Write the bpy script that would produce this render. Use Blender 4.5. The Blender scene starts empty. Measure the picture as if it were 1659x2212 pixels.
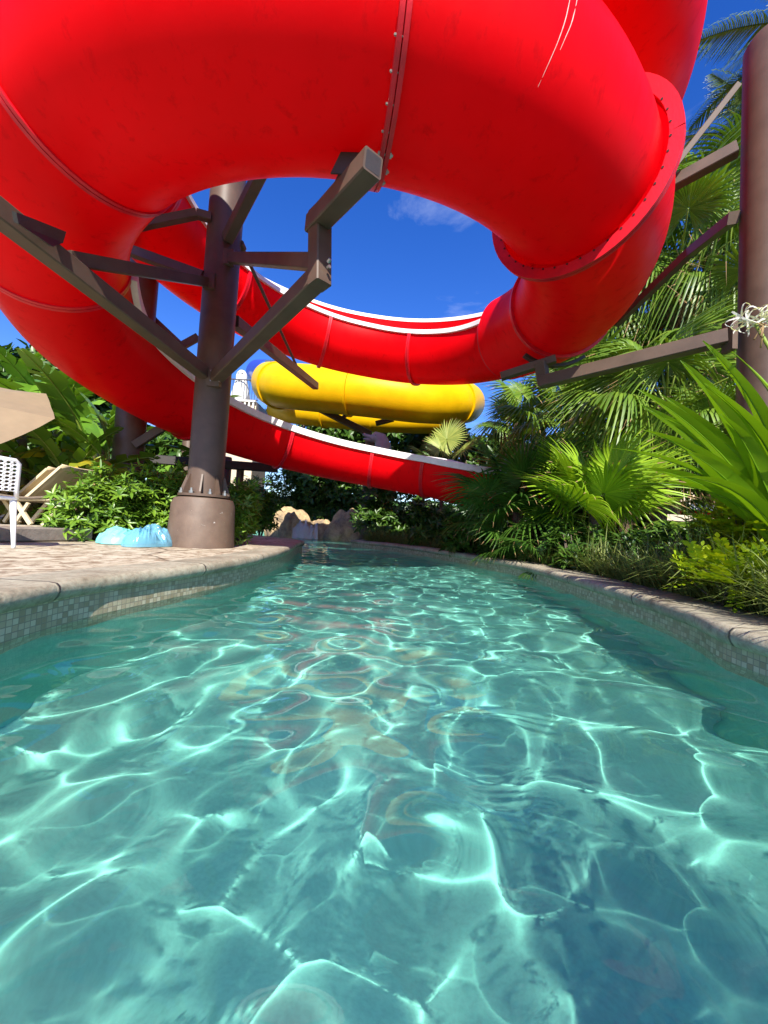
import bpy, math, random
import numpy as np
from mathutils import Vector, Matrix, noise
S = bpy.context.scene
COL = S.collection
random.seed(11)
rng = np.random.default_rng(7)
PI = math.pi
R_ = math.radians

# ------------------------------------------------------------------ camera
CAM_Z = 0.6
PITCH, ROLL = R_(2.3), R_(3.3)
FPX = 830.8                      # focal length in pixels of a 1659 x 2212 picture
cam = bpy.data.cameras.new('camera')
cam_o = bpy.data.objects.new('camera', cam)
COL.objects.link(cam_o)
CAMR = (Matrix.Rotation(PI/2 + PITCH, 4, 'X') @ Matrix.Rotation(ROLL, 4, 'Z'))
cam_o.matrix_world = Matrix.Translation((0, 0, CAM_Z)) @ CAMR
cam.sensor_fit = 'VERTICAL'
cam.sensor_height = 36
cam.lens = 36 * FPX / 2212
cam.clip_start = 0.05
cam.clip_end = 2000
S.camera = cam_o

def ray(px, py):
    d = CAMR.to_3x3() @ Vector(((px - 829.5) / FPX, -(py - 1106) / FPX, -1))
    return d
def at(px, py, y=None, z=None):
    """the point seen at a pixel, at a given distance y or height z"""
    d = ray(px, py)
    t = y / d.y if y is not None else (z - CAM_Z) / d.z
    return Vector((0, 0, CAM_Z)) + d * t

# ------------------------------------------------------------------ objects
def tag(o, label=None, cat=None, group=None, kind=None):
    if label: o['label'] = label
    if cat: o['category'] = cat
    if group: o['group'] = group
    if kind: o['kind'] = kind
    return o
def empty(name, loc, label, cat, group=None, rz=0):
    o = bpy.data.objects.new(name, None)
    o.empty_display_size = .1
    COL.objects.link(o)
    o.location = loc
    o.rotation_euler = (0, 0, rz)
    return tag(o, label, cat, group)
def link(name, me, parent=None, m=None):
    o = bpy.data.objects.new(name, me)
    COL.objects.link(o)
    if parent: o.parent = parent
    return o
def wlink(name, me, parent):
    """link with geometry given in world space under a parent standing anywhere without rotation"""
    o = link(name, me, parent)
    q = parent; off = Vector((0, 0, 0))
    while q is not None:
        off += Vector(q.location); q = q.parent
    o.location = -off
    return o
def kids(o):
    return [c for c in bpy.data.objects if c.parent == o]
def copy_tree(o, parent=None):
    c = o.copy(); COL.objects.link(c); c.parent = parent
    for ch in kids(o): copy_tree(ch, c)
    return c

class MB:
    def __init__(s): s.v = []; s.f = []; s.n = 0; s.uv = None
    def add(s, v, f):
        s.v += [tuple(p) for p in v]
        s.f += [tuple(i + s.n for i in q) for q in f]
        s.n += len(v)
    def addnp(s, v, f):
        s.add(v.tolist(), f)
    def box(s, c, size, rot=None):
        a, b, d = [k / 2 for k in size]
        vs = [Vector((x, y, z)) for x in (-a, a) for y in (-b, b) for z in (-d, d)]
        if rot is not None: vs = [rot @ p for p in vs]
        c = Vector(c)
        s.add([p + c for p in vs], [(0, 1, 3, 2), (4, 6, 7, 5), (0, 4, 5, 1), (2, 3, 7, 6), (0, 2, 6, 4), (1, 5, 7, 3)])
    def bar(s, p0, p1, w, h, up=(0, 0, 1), bev=.0):
        """box section steel or wood between two points"""
        p0, p1 = Vector(p0), Vector(p1)
        t = (p1 - p0).normalized()
        u = Vector(up)
        if abs(t.dot(u)) > .98: u = Vector((0, 1, 0))
        n = t.cross(u).normalized(); u = n.cross(t).normalized()
        b = bev if bev else min(w, h) * .07
        pr = [(w/2 - b, h/2), (-w/2 + b, h/2), (-w/2, h/2 - b), (-w/2, -h/2 + b), (-w/2 + b, -h/2), (w/2 - b, -h/2), (w/2, -h/2 + b), (w/2, h/2 - b)]
        vs = [q + n * x + u * y for q in (p0, p1) for x, y in pr]
        k = 8
        s.add(vs, [(i, (i + 1) % k, k + (i + 1) % k, k + i) for i in range(k)] + [tuple(range(k))[::-1], tuple(range(k, 2 * k))])
    def tube(s, pts, rad, seg=8, cap=True):
        pts = [Vector(p) for p in pts]
        n = len(pts)
        if not hasattr(rad, '__len__'): rad = [rad] * n
        vs = []; prev = None
        for i, p in enumerate(pts):
            t = (pts[min(i + 1, n - 1)] - pts[max(i - 1, 0)])
            t = t.normalized() if t.length > 1e-9 else Vector((0, 0, 1))
            if prev is None:
                a = Vector((0, 0, 1)) if abs(t.z) < .9 else Vector((1, 0, 0))
                u = t.cross(a).normalized()
            else:
                u = (prev - t * prev.dot(t)).normalized()
            prev = u
            w = t.cross(u)
            for k in range(seg):
                a = 2 * PI * k / seg
                vs.append(p + (u * math.cos(a) + w * math.sin(a)) * rad[i])
        fs = []
        for i in range(n - 1):
            for k in range(seg):
                fs.append((i * seg + k, i * seg + (k + 1) % seg, (i + 1) * seg + (k + 1) % seg, (i + 1) * seg + k))
        if cap:
            fs.append(tuple(range(seg))[::-1]); fs.append(tuple(range((n - 1) * seg, n * seg)))
        s.add(vs, fs)
    def lathe(s, prof, seg=32, org=(0, 0, 0), a0=0):
        org = Vector(org); vs = []; n = len(prof)
        for r, z in prof:
            for k in range(seg):
                a = 2 * PI * k / seg + a0
                vs.append(org + Vector((r * math.cos(a), r * math.sin(a), z)))
        fs = [(i * seg + k, i * seg + (k + 1) % seg, (i + 1) * seg + (k + 1) % seg, (i + 1) * seg + k) for i in range(n - 1) for k in range(seg)]
        if prof[0][0] > 1e-5: fs.append(tuple(range(seg))[::-1])
        if prof[-1][0] > 1e-5: fs.append(tuple(range((n - 1) * seg, n * seg)))
        s.add(vs, fs)
    def prism(s, poly, vec):
        """flat polygon pushed along a vector"""
        vec = Vector(vec); k = len(poly)
        vs = [Vector(p) for p in poly] + [Vector(p) + vec for p in poly]
        s.add(vs, [tuple(range(k))[::-1], tuple(range(k, 2 * k))] + [(i, (i + 1) % k, k + (i + 1) % k, k + i) for i in range(k)])
    def mesh(s, name, m, smooth=False, angle=None):
        me = bpy.data.meshes.new(name)
        me.from_pydata(s.v, [], s.f)
        if m is not None: me.materials.append(m)
        if smooth or angle:
            me.polygons.foreach_set('use_smooth', [True] * len(me.polygons))
            if angle:
                try: me.set_sharp_from_angle(angle=R_(angle))
                except Exception: pass
        me.update()
        return me
    def build(s, name, m, parent=None, smooth=False, angle=None):
        """geometry in the parent's local space"""
        return link(name, s.mesh(name, m, smooth, angle), parent)
    def wbuild(s, name, m, parent, smooth=False, angle=None):
        return wlink(name, s.mesh(name, m, smooth, angle), parent)

def crom(pts, n):
    """Catmull-Rom through points"""
    P = np.array([list(p) for p in pts], float)
    out = []
    L = len(P)
    for i in range(L - 1):
        p0, p1, p2, p3 = P[max(i - 1, 0)], P[i], P[i + 1], P[min(i + 2, L - 1)]
        for t in np.linspace(0, 1, n, endpoint=False):
            out.append(.5 * ((2 * p1) + (-p0 + p2) * t + (2 * p0 - 5 * p1 + 4 * p2 - p3) * t * t + (-p0 + 3 * p1 - 3 * p2 + p3) * t ** 3))
    out.append(P[-1])
    return np.array(out)

# ------------------------------------------------------------------ materials
def nodes(name):
    m = bpy.data.materials.new(name); m.use_nodes = True
    nt = m.node_tree
    return m, nt, nt.nodes['Principled BSDF']
def N(nt, typ, **kw):
    n = nt.nodes.new(typ)
    for k, v in kw.items():
        if k in n.inputs.keys() if hasattr(n.inputs, 'keys') else False: n.inputs[k].default_value = v
        else: setattr(n, k, v)
    return n
def ramp(nt, src, stops, interp='LINEAR'):
    r = nt.nodes.new('ShaderNodeValToRGB')
    r.color_ramp.interpolation = interp
    el = r.color_ramp.elements
    while len(el) < len(stops): el.new(.5)
    for e, (p, c) in zip(el, stops):
        e.position = p; e.color = (*c, 1) if len(c) == 3 else c
    nt.links.new(src, r.inputs[0])
    return r.outputs[0]
def noise_tex(nt, scale, detail=4, rough=.6, vec=None, dist=0):
    t = nt.nodes.new('ShaderNodeTexNoise')
    t.inputs['Scale'].default_value = scale; t.inputs['Detail'].default_value = detail
    t.inputs['Roughness'].default_value = rough; t.inputs['Distortion'].default_value = dist
    if vec is None:
        c = nt.nodes.new('ShaderNodeTexCoord'); vec = c.outputs['Object']
    nt.links.new(vec, t.inputs['Vector'])
    return t.outputs['Fac']
def bump(nt, src, strength=.2, dist=.01):
    b = nt.nodes.new('ShaderNodeBump')
    b.inputs['Strength'].default_value = strength; b.inputs['Distance'].default_value = dist
    nt.links.new(src, b.inputs['Height'])
    return b.outputs[0]
def mul(c, k): return tuple(min(1, x * k) for x in c)
def mat(name, col, rough=.5, var=.25, scale=6, bscale=40, bstr=.15, bdist=.01, spec=.5, metal=0, coat=0, col2=None):
    m, nt, b = nodes(name)
    n = noise_tex(nt, scale, 5)
    c2 = col2 if col2 else mul(col, 1 - var)
    nt.links.new(ramp(nt, n, [(.35, c2), (.65, col)]), b.inputs['Base Color'])
    b.inputs['Roughness'].default_value = rough
    b.inputs['Specular IOR Level'].default_value = spec
    b.inputs['Metallic'].default_value = metal
    b.inputs['Coat Weight'].default_value = coat
    b.inputs['Coat Roughness'].default_value = .15
    if bstr: nt.links.new(bump(nt, noise_tex(nt, bscale, 4), bstr, bdist), b.inputs['Normal'])
    return m
def leaf_mat(name, col, col2, tip=None, trans=.25, rough=.42, scale=3.0):
    """leaf: two greens by plant position, some light let through"""
    m, nt, b = nodes(name)
    g = nt.nodes.new('ShaderNodeObjectInfo')
    geo = nt.nodes.new('ShaderNodeNewGeometry')
    n = noise_tex(nt, scale, 3)
    mx = nt.nodes.new('ShaderNodeMath'); mx.operation = 'MULTIPLY_ADD'
    nt.links.new(geo.outputs['Random Per Island'], mx.inputs[0]); mx.inputs[1].default_value = .5
    sc = nt.nodes.new('ShaderNodeMath'); sc.operation = 'MULTIPLY'; sc.inputs[1].default_value = .5
    nt.links.new(n, sc.inputs[0]); nt.links.new(sc.outputs[0], mx.inputs[2])
    stops = [(.2, col), (.75, col2)]
    if tip: stops.append((.9, tip))
    c = ramp(nt, mx.outputs[0], stops)
    nt.links.new(c, b.inputs['Base Color'])
    b.inputs['Roughness'].default_value = rough
    b.inputs['Specular IOR Level'].default_value = .45
    tr = nt.nodes.new('ShaderNodeBsdfTranslucent')
    hs = nt.nodes.new('ShaderNodeMixRGB'); hs.blend_type = 'MULTIPLY'; hs.inputs[0].default_value = 1
    nt.links.new(c, hs.inputs[1]); hs.inputs[2].default_value = (1.0, 1.0, .35, 1)
    nt.links.new(hs.outputs[0], tr.inputs['Color'])
    mix = nt.nodes.new('ShaderNodeMixShader'); mix.inputs[0].default_value = trans
    nt.links.new(b.outputs[0], mix.inputs[1]); nt.links.new(tr.outputs[0], mix.inputs[2])
    nt.links.new(mix.outputs[0], nt.nodes['Material Output'].inputs[0])
    return m

M = {}
def gelcoat():
    m, nt, b = nodes('red_gelcoat')
    tc = nt.nodes.new('ShaderNodeTexCoord'); mp = nt.nodes.new('ShaderNodeMapping'); mp.inputs['Scale'].default_value = (1, 1, .18)
    nt.links.new(tc.outputs['Object'], mp.inputs['Vector'])
    big = noise_tex(nt, 1.1, 4, .55); run = noise_tex(nt, 9, 5, .7, mp.outputs[0], .3); fine = noise_tex(nt, 70, 4, .6)
    c1 = ramp(nt, big, [(.3, (.80, .0005, .004)), (.7, (.92, .002, .008))])
    c2 = ramp(nt, run, [(.28, (.66, .55, .55)), (.44, (1, 1, 1))])
    mx = nt.nodes.new('ShaderNodeMixRGB'); mx.blend_type = 'MULTIPLY'; mx.inputs[0].default_value = .6
    nt.links.new(c1, mx.inputs[1]); nt.links.new(c2, mx.inputs[2]); nt.links.new(mx.outputs[0], b.inputs['Base Color'])
    nt.links.new(ramp(nt, run, [(.3, (.5, .5, .5)), (.7, (.36, .36, .36))]), b.inputs['Roughness'])
    b.inputs['Specular IOR Level'].default_value = .10
    ad = nt.nodes.new('ShaderNodeMath'); ad.operation = 'MULTIPLY_ADD'; ad.inputs[1].default_value = 6
    nt.links.new(big, ad.inputs[0]); nt.links.new(fine, ad.inputs[2])
    nt.links.new(bump(nt, ad.outputs[0], .10, .006), b.inputs['Normal'])
    # thin glass fibre lets some sunlight through
    tr = nt.nodes.new('ShaderNodeBsdfTranslucent'); nt.links.new(mx.outputs[0], tr.inputs['Color'])
    sh = nt.nodes.new('ShaderNodeMixShader'); sh.inputs[0].default_value = .30
    nt.links.new(b.outputs[0], sh.inputs[1]); nt.links.new(tr.outputs[0], sh.inputs[2]); nt.links.new(sh.outputs[0], nt.nodes['Material Output'].inputs[0])
    return m
M['red'] = gelcoat()
M['scratch'] = mat('pale_scratch', (.75, .55, .5), .7, .3, 40)
M['red_flange'] = mat('red_flange', (.72, .004, .018), .42, .25, 9, 60, .2, .006)
M['yellow'] = mat('yellow_gelcoat', (.74, .43, .003), .42, .16, 2, 20, .25, .01, .12, 0, 0)
M['blue_plastic'] = mat('blue_gelcoat', (.03, .05, .35), .35, .1, 3)
M['white'] = mat('white_rim', (.80, .79, .76), .45, .12, 8, 60, .1)
M['steel'] = mat('brown_painted_steel', (.105, .068, .048), .48, .25, 5, 90, .08, .004, .35)
M['steel_dark'] = mat('dark_steel_plate', (.035, .028, .026), .5, .3, 9, 60, .15)
M['bolt'] = mat('galvanised_bolt', (.45, .43, .40), .35, .3, 30, 90, .1, .003, .5, .8)
def chipped():
    m, nt, b = nodes('painted_concrete')
    n1 = noise_tex(nt, 5, 5, .6); n2 = noise_tex(nt, 13, 7, .75, None, .6)
    c1 = ramp(nt, n1, [(.3, (.095, .060, .040)), (.7, (.14, .092, .062))])
    ch = ramp(nt, n2, [(.655, (0, 0, 0)), (.675, (1, 1, 1))])
    mx = nt.nodes.new('ShaderNodeMixRGB'); nt.links.new(ch, mx.inputs[0]); nt.links.new(c1, mx.inputs[1]); mx.inputs[2].default_value = (.42, .38, .33, 1)
    nt.links.new(mx.outputs[0], b.inputs['Base Color']); b.inputs['Roughness'].default_value = .6
    ad = nt.nodes.new('ShaderNodeMath'); ad.operation = 'MULTIPLY_ADD'; ad.inputs[1].default_value = -.6
    nt.links.new(ch, ad.inputs[0]); nt.links.new(n1, ad.inputs[2]); nt.links.new(bump(nt, ad.outputs[0], .5, .015), b.inputs['Normal'])
    return m
M['concrete_brown'] = chipped()
M['soil'] = mat('mulch_soil', (.05, .034, .024), .95, .5, 14, 40, .6, .03)
M['wood'] = mat('weathered_wood', (.30, .20, .12), .8, .45, 18, 60, .4, .01)
M['rope'] = mat('old_rope', (.16, .12, .085), .9, .4, 40, 120, .5, .01)
M['tan'] = mat('tan_sling_fabric', (.62, .50, .30), .75, .15, 9, 200, .25, .004)
M['canvas'] = mat('tan_umbrella_canvas', (.24, .175, .105), .85, .12, 4, 160, .2, .004)
M['cream'] = mat('cream_aluminium', (.60, .50, .32), .45, .15, 8, 60, .05)
M['chair'] = mat('white_resin', (.80, .80, .80), .4, .06, 6, 60, .05)
M['kerb'] = mat('grey_kerb', (.24, .20, .165), .8, .35, 8, 50, .4)
M['trunk'] = mat('fibrous_trunk', (.16, .105, .06), .9, .55, 14, 30, .9, .04)
M['stem'] = mat('banana_stem', (.17, .19, .07), .6, .5, 7, 30, .4, .02, col2=(.09, .06, .03))
M['dry'] = leaf_mat('dry_leaf', (.26, .15, .06), (.42, .28, .13), trans=.2, rough=.8)
M['petiole'] = mat('petiole_green', (.22, .30, .04), .45, .3, 6, 40, .05)
M['twig'] = mat('brown_twig', (.10, .075, .05), .85, .4, 20)
M['ghost'] = mat('white_sheet', (.80, .80, .80), .8, .06, 5)
M['black'] = mat('black_cloth', (.015, .015, .015), .7, .2, 9)
M['dolphin'] = mat('grey_statue', (.30, .27, .27), .5, .2, 5)
M['plaster'] = mat('white_plaster', (.72, .70, .66), .8, .15, 3, 30, .2)
M['pale_wall'] = mat('beige_plaster', (.58, .48, .36), .8, .15, 3, 30, .2)
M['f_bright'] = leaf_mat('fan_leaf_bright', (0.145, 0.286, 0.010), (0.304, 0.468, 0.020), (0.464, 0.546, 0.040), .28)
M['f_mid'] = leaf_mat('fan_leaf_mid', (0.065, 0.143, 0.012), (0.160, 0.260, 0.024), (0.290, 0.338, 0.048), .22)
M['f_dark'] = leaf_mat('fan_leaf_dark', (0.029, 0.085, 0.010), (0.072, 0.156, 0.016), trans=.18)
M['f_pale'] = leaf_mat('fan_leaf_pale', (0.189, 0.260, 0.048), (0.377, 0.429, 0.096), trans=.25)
M['feather'] = leaf_mat('feather_leaf', (0.072, 0.130, 0.028), (0.160, 0.221, 0.048), (0.406, 0.325, 0.064), .2)
M['banana'] = leaf_mat('banana_leaf', (0.072, 0.182, 0.014), (0.174, 0.325, 0.028), trans=.25, rough=.32, scale=1.2)
M['banana_y'] = leaf_mat('banana_leaf_yellowing', (.16, .24, .015), (.45, .36, .02), (.3, .14, .04), .3, .45, 1.6)
M['shrub'] = leaf_mat('shrub_leaf', (0.065, 0.156, 0.014), (0.174, 0.299, 0.024), (0.362, 0.429, 0.048), .2, .36)
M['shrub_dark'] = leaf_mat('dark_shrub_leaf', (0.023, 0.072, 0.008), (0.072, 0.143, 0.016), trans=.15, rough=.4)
M['lime'] = leaf_mat('lime_leaflet', (0.145, 0.260, 0.008), (0.377, 0.455, 0.010), (0.600, 0.546, 0.012), .3)
M['crinum'] = leaf_mat('strap_leaf', (0.102, 0.234, 0.008), (0.275, 0.442, 0.016), trans=.32, rough=.3, scale=1.0)
M['grass'] = leaf_mat('ribbon_grass', (.09, .14, .025), (.24, .28, .08), (.46, .44, .24), .25)
M['petal'] = leaf_mat('white_petal', (.7, .7, .62), (.8, .8, .75), trans=.35)

def deck_mat():
    m, nt, b = nodes('stamped_concrete')
    tc = nt.nodes.new('ShaderNodeTexCoord')
    o = tc.outputs['Object']
    n1 = noise_tex(nt, 1.3, 6, .65, o, .6); n2 = noise_tex(nt, 9, 6, .7, o, .4)
    c1 = ramp(nt, n1, [(.3, (.28, .21, .135)), (.5, (.50, .435, .31)), (.72, (.63, .585, .46))])
    c2 = ramp(nt, n2, [(.40, (.34, .24, .17)), (.54, (1, 1, 1))])
    mx = nt.nodes.new('ShaderNodeMixRGB'); mx.blend_type = 'MULTIPLY'; mx.inputs[0].default_value = .85
    nt.links.new(c1, mx.inputs[1]); nt.links.new(c2, mx.inputs[2])
    vo = nt.nodes.new('ShaderNodeTexVoronoi'); vo.feature = 'DISTANCE_TO_EDGE'; vo.inputs['Scale'].default_value = .85
    wv = nt.nodes.new('ShaderNodeMixRGB'); wv.inputs[0].default_value = .12
    nn = nt.nodes.new('ShaderNodeTexNoise'); nn.inputs['Scale'].default_value = 3; nt.links.new(o, nn.inputs['Vector'])
    nt.links.new(o, wv.inputs[1]); nt.links.new(nn.outputs['Color'], wv.inputs[2])
    nt.links.new(wv.outputs[0], vo.inputs['Vector'])
    cr = ramp(nt, vo.outputs['Distance'], [(.0, (.25, .2, .16)), (.018, (1, 1, 1))])
    m2 = nt.nodes.new('ShaderNodeMixRGB'); m2.blend_type = 'MULTIPLY'; m2.inputs[0].default_value = .9
    nt.links.new(mx.outputs[0], m2.inputs[1]); nt.links.new(cr, m2.inputs[2])
    nt.links.new(m2.outputs[0], b.inputs['Base Color'])
    b.inputs['Roughness'].default_value = .75
    ad = nt.nodes.new('ShaderNodeMath'); ad.operation = 'ADD'
    nt.links.new(n2, ad.inputs[0]); nt.links.new(cr, ad.inputs[1])
    nt.links.new(bump(nt, ad.outputs[0], .5, .012), b.inputs['Normal'])
    return m
M['deck'] = deck_mat()

def coping_mat():
    m, nt, b = nodes('coping_stone')
    n1 = noise_tex(nt, 3, 6, .65); n2 = noise_tex(nt, 28, 6, .7)
    c1 = ramp(nt, n1, [(.3, (.23, .19, .125)), (.6, (.40, .365, .265)), (.8, (.36, .28, .185))])
    c2 = ramp(nt, n2, [(.3, (.5, .46, .42)), (.55, (1, 1, 1))])
    mx = nt.nodes.new('ShaderNodeMixRGB'); mx.blend_type = 'MULTIPLY'; mx.inputs[0].default_value = .8
    nt.links.new(c1, mx.inputs[1]); nt.links.new(c2, mx.inputs[2])
    uv = nt.nodes.new('ShaderNodeUVMap')
    sx = nt.nodes.new('ShaderNodeSeparateXYZ'); nt.links.new(uv.outputs[0], sx.inputs[0])
    md = nt.nodes.new('ShaderNodeMath'); md.operation = 'PINGPONG'; md.inputs[1].default_value = .58
    nt.links.new(sx.outputs['X'], md.inputs[0])
    jo = ramp(nt, md.outputs[0], [(.0, (.12, .1, .09)), (.012, (1, 1, 1))])
    m3 = nt.nodes.new('ShaderNodeMixRGB'); m3.blend_type = 'MULTIPLY'; m3.inputs[0].default_value = .9
    nt.links.new(mx.outputs[0], m3.inputs[1]); nt.links.new(jo, m3.inputs[2])
    nt.links.new(m3.outputs[0], b.inputs['Base Color'])
    b.inputs['Roughness'].default_value = .8
    ad = nt.nodes.new('ShaderNodeMath'); ad.operation = 'MULTIPLY_ADD'; ad.inputs[1].default_value = .6
    nt.links.new(n2, ad.inputs[0]); nt.links.new(jo, ad.inputs[2])
    nt.links.new(bump(nt, ad.outputs[0], .7, .012), b.inputs['Normal'])
    return m
M['coping'] = coping_mat()

def tile_mat():
    m, nt, b = nodes('mosaic_tile')
    uv = nt.nodes.new('ShaderNodeUVMap')
    T = .031
    sc = nt.nodes.new('ShaderNodeVectorMath'); sc.operation = 'SCALE'; sc.inputs['Scale'].default_value = 1 / T
    nt.links.new(uv.outputs[0], sc.inputs[0])
    fl = nt.nodes.new('ShaderNodeVectorMath'); fl.operation = 'FLOOR'; nt.links.new(sc.outputs[0], fl.inputs[0])
    wn = nt.nodes.new('ShaderNodeTexWhiteNoise'); wn.noise_dimensions = '3D'; nt.links.new(fl.outputs[0], wn.inputs['Vector'])
    c = ramp(nt, wn.outputs['Value'], [(0, (.31, .25, .15)), (.25, (.40, .33, .21)), (.5, (.45, .385, .255)), (.75, (.51, .45, .31)), (.92, (.34, .285, .18))], 'CONSTANT')
    fr = nt.nodes.new('ShaderNodeVectorMath'); fr.operation = 'FRACTION'; nt.links.new(sc.outputs[0], fr.inputs[0])
    sx = nt.nodes.new('ShaderNodeSeparateXYZ'); nt.links.new(fr.outputs[0], sx.inputs[0])
    def edge(o):
        a = nt.nodes.new('ShaderNodeMath'); a.operation = 'PINGPONG'; a.inputs[1].default_value = .5
        nt.links.new(o, a.inputs[0]); return a.outputs[0]
    mn = nt.nodes.new('ShaderNodeMath'); mn.operation = 'MINIMUM'
    nt.links.new(edge(sx.outputs['X']), mn.inputs[0]); nt.links.new(edge(sx.outputs['Y']), mn.inputs[1])
    g = ramp(nt, mn.outputs[0], [(.045, (0, 0, 0)), (.08, (1, 1, 1))])
    mx = nt.nodes.new('ShaderNodeMixRGB'); nt.links.new(g, mx.inputs[0])
    mx.inputs[1].default_value = (.24, .21, .15, 1); nt.links.new(c, mx.inputs[2])
    nt.links.new(mx.outputs[0], b.inputs['Base Color'])
    b.inputs['Roughness'].default_value = .3
    nt.links.new(bump(nt, g, .5, .004), b.inputs['Normal'])
    return m
M['tile'] = tile_mat()

def floor_mat():
    m, nt, b = nodes('pool_plaster')
    n1 = noise_tex(nt, .8, 3, .5); n2 = noise_tex(nt, 60, 3, .6)
    c1 = ramp(nt, n1, [(.3, (.17, .51, .42)), (.7, (.23, .59, .485))])
    c2 = ramp(nt, n2, [(.3, (.86, .86, .86)), (.6, (1, 1, 1))])
    mx = nt.nodes.new('ShaderNodeMixRGB'); mx.blend_type = 'MULTIPLY'; mx.inputs[0].default_value = 1
    nt.links.new(c1, mx.inputs[1]); nt.links.new(c2, mx.inputs[2])
    nt.links.new(mx.outputs[0], b.inputs['Base Color'])
    b.inputs['Roughness'].default_value = .9; b.inputs['Specular IOR Level'].default_value = .1
    return m
M['floor'] = floor_mat()
def water_mat():
    m = bpy.data.materials.new('pool_water'); m.use_nodes = True
    nt = m.node_tree; nt.nodes.clear()
    g = nt.nodes.new('ShaderNodeBsdfGlass'); g.inputs['IOR'].default_value = 1.33; g.inputs['Roughness'].default_value = 0
    g.inputs['Color'].default_value = (.95, 1, .985, 1)
    t = nt.nodes.new('ShaderNodeBsdfTransparent'); t.inputs[0].default_value = (.92, 1, .97, 1)
    x = nt.nodes.new('ShaderNodeMixShader'); x.inputs[0].default_value = .15
    nt.links.new(g.outputs[0], x.inputs[1]); nt.links.new(t.outputs[0], x.inputs[2])
    o = nt.nodes.new('ShaderNodeOutputMaterial'); nt.links.new(x.outputs[0], o.inputs[0])
    return m
M['water'] = water_mat()
def rock_mat():
    m, nt, b = nodes('sandstone')
    n1 = noise_tex(nt, 1.6, 6, .6, None, .5); n2 = noise_tex(nt, 12, 6, .7)
    c1 = ramp(nt, n1, [(.3, (.17, .13, .095)), (.5, (.42, .30, .155)), (.7, (.54, .39, .21))])
    c2 = ramp(nt, n2, [(.3, (.5, .45, .42)), (.55, (1, 1, 1))])
    mx = nt.nodes.new('ShaderNodeMixRGB'); mx.blend_type = 'MULTIPLY'; mx.inputs[0].default_value = .8
    nt.links.new(c1, mx.inputs[1]); nt.links.new(c2, mx.inputs[2])
    nt.links.new(mx.outputs[0], b.inputs['Base Color']); b.inputs['Roughness'].default_value = .8
    nt.links.new(bump(nt, n2, .6, .04), b.inputs['Normal'])
    return m
M['rock'] = rock_mat()
def clear_mat(name, col, trans, rough=.15):
    m, nt, b = nodes(name)
    b.inputs['Base Color'].default_value = (*col, 1); b.inputs['Roughness'].default_value = rough
    tr = nt.nodes.new('ShaderNodeBsdfTransparent'); tr.inputs[0].default_value = (*[min(1, c * 1.3 + .3) for c in col], 1)
    mx = nt.nodes.new('ShaderNodeMixShader'); mx.inputs[0].default_value = trans
    nt.links.new(b.outputs[0], mx.inputs[1]); nt.links.new(tr.outputs[0], mx.inputs[2])
    nt.links.new(mx.outputs[0], nt.nodes['Material Output'].inputs[0])
    nt.links.new(bump(nt, noise_tex(nt, 14, 4), .3, .02), b.inputs['Normal'])
    return m
M['vinyl_blue'] = clear_mat('clear_blue_vinyl', (.20, .46, .62), .45)
M['vinyl_turq'] = clear_mat('turquoise_vinyl', (.20, .60, .57), .0, .4)
M['foam'] = clear_mat('falling_water', (.70, .74, .74), .60, .3)
M['hole_shade'] = mat('bolt_hole_shade', (.04, .002, .003), .8)  # dark red standing for the shade inside flange holes

# ------------------------------------------------------------------ light and sky
SUN_EL, SUN_AZ = 39, 4          # sun behind the camera, AZ degrees to the right
wd = bpy.data.worlds.new('World'); S.world = wd; wd.use_nodes = True
nt = wd.node_tree
sk = nt.nodes.new('ShaderNodeTexSky'); sk.sky_type = 'NISHITA'; sk.sun_disc = False
sk.sun_elevation = R_(SUN_EL); sk.sun_rotation = R_(180 - SUN_AZ)
sk.air_density = 1.0; sk.dust_density = .2; sk.ozone_density = 3.0
hs = nt.nodes.new('ShaderNodeHueSaturation'); hs.inputs['Saturation'].default_value = 1.35; hs.inputs['Hue'].default_value = .522
nt.links.new(sk.outputs[0], hs.inputs['Color'])
# thin wisps of cloud over the sky
tc = nt.nodes.new('ShaderNodeTexCoord'); mp = nt.nodes.new('ShaderNodeMapping'); mp.inputs['Scale'].default_value = (1.0, 1.0, 2.2); mp.inputs['Location'].default_value = (.9, 2.3, .7)
nt.links.new(tc.outputs['Generated'], mp.inputs['Vector'])
cn = noise_tex(nt, 1.9, 8, .62, mp.outputs[0], .8)
cf = ramp(nt, cn, [(.56, (0, 0, 0)), (.85, (.30, .30, .30))])
cm = nt.nodes.new('ShaderNodeMixRGB'); nt.links.new(cf, cm.inputs[0]); nt.links.new(hs.outputs[0], cm.inputs[1]); cm.inputs[2].default_value = (7, 7.4, 8, 1)
nt.links.new(cm.outputs[0], nt.nodes['Background'].inputs[0])
nt.nodes['Background'].inputs[1].default_value = .125
L = bpy.data.lights.new('sun', 'SUN'); L.energy = 5.0; L.angle = R_(.45); L.color = (1, .95, .86)
L.cycles.is_caustics_light = True
lo = bpy.data.objects.new('sun', L); COL.objects.link(lo)
lo.rotation_euler = (R_(90 - SUN_EL), 0, R_(SUN_AZ))
S.view_settings.view_transform = 'Standard'; S.view_settings.look = 'None'
S.view_settings.exposure = 1.0; S.view_settings.gamma = 1
S.cycles.use_denoising = True
S.cycles.max_bounces = 10; S.cycles.diffuse_bounces = 7; S.cycles.transparent_max_bounces = 12
S.cycles.sample_clamp_indirect = 6
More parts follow.
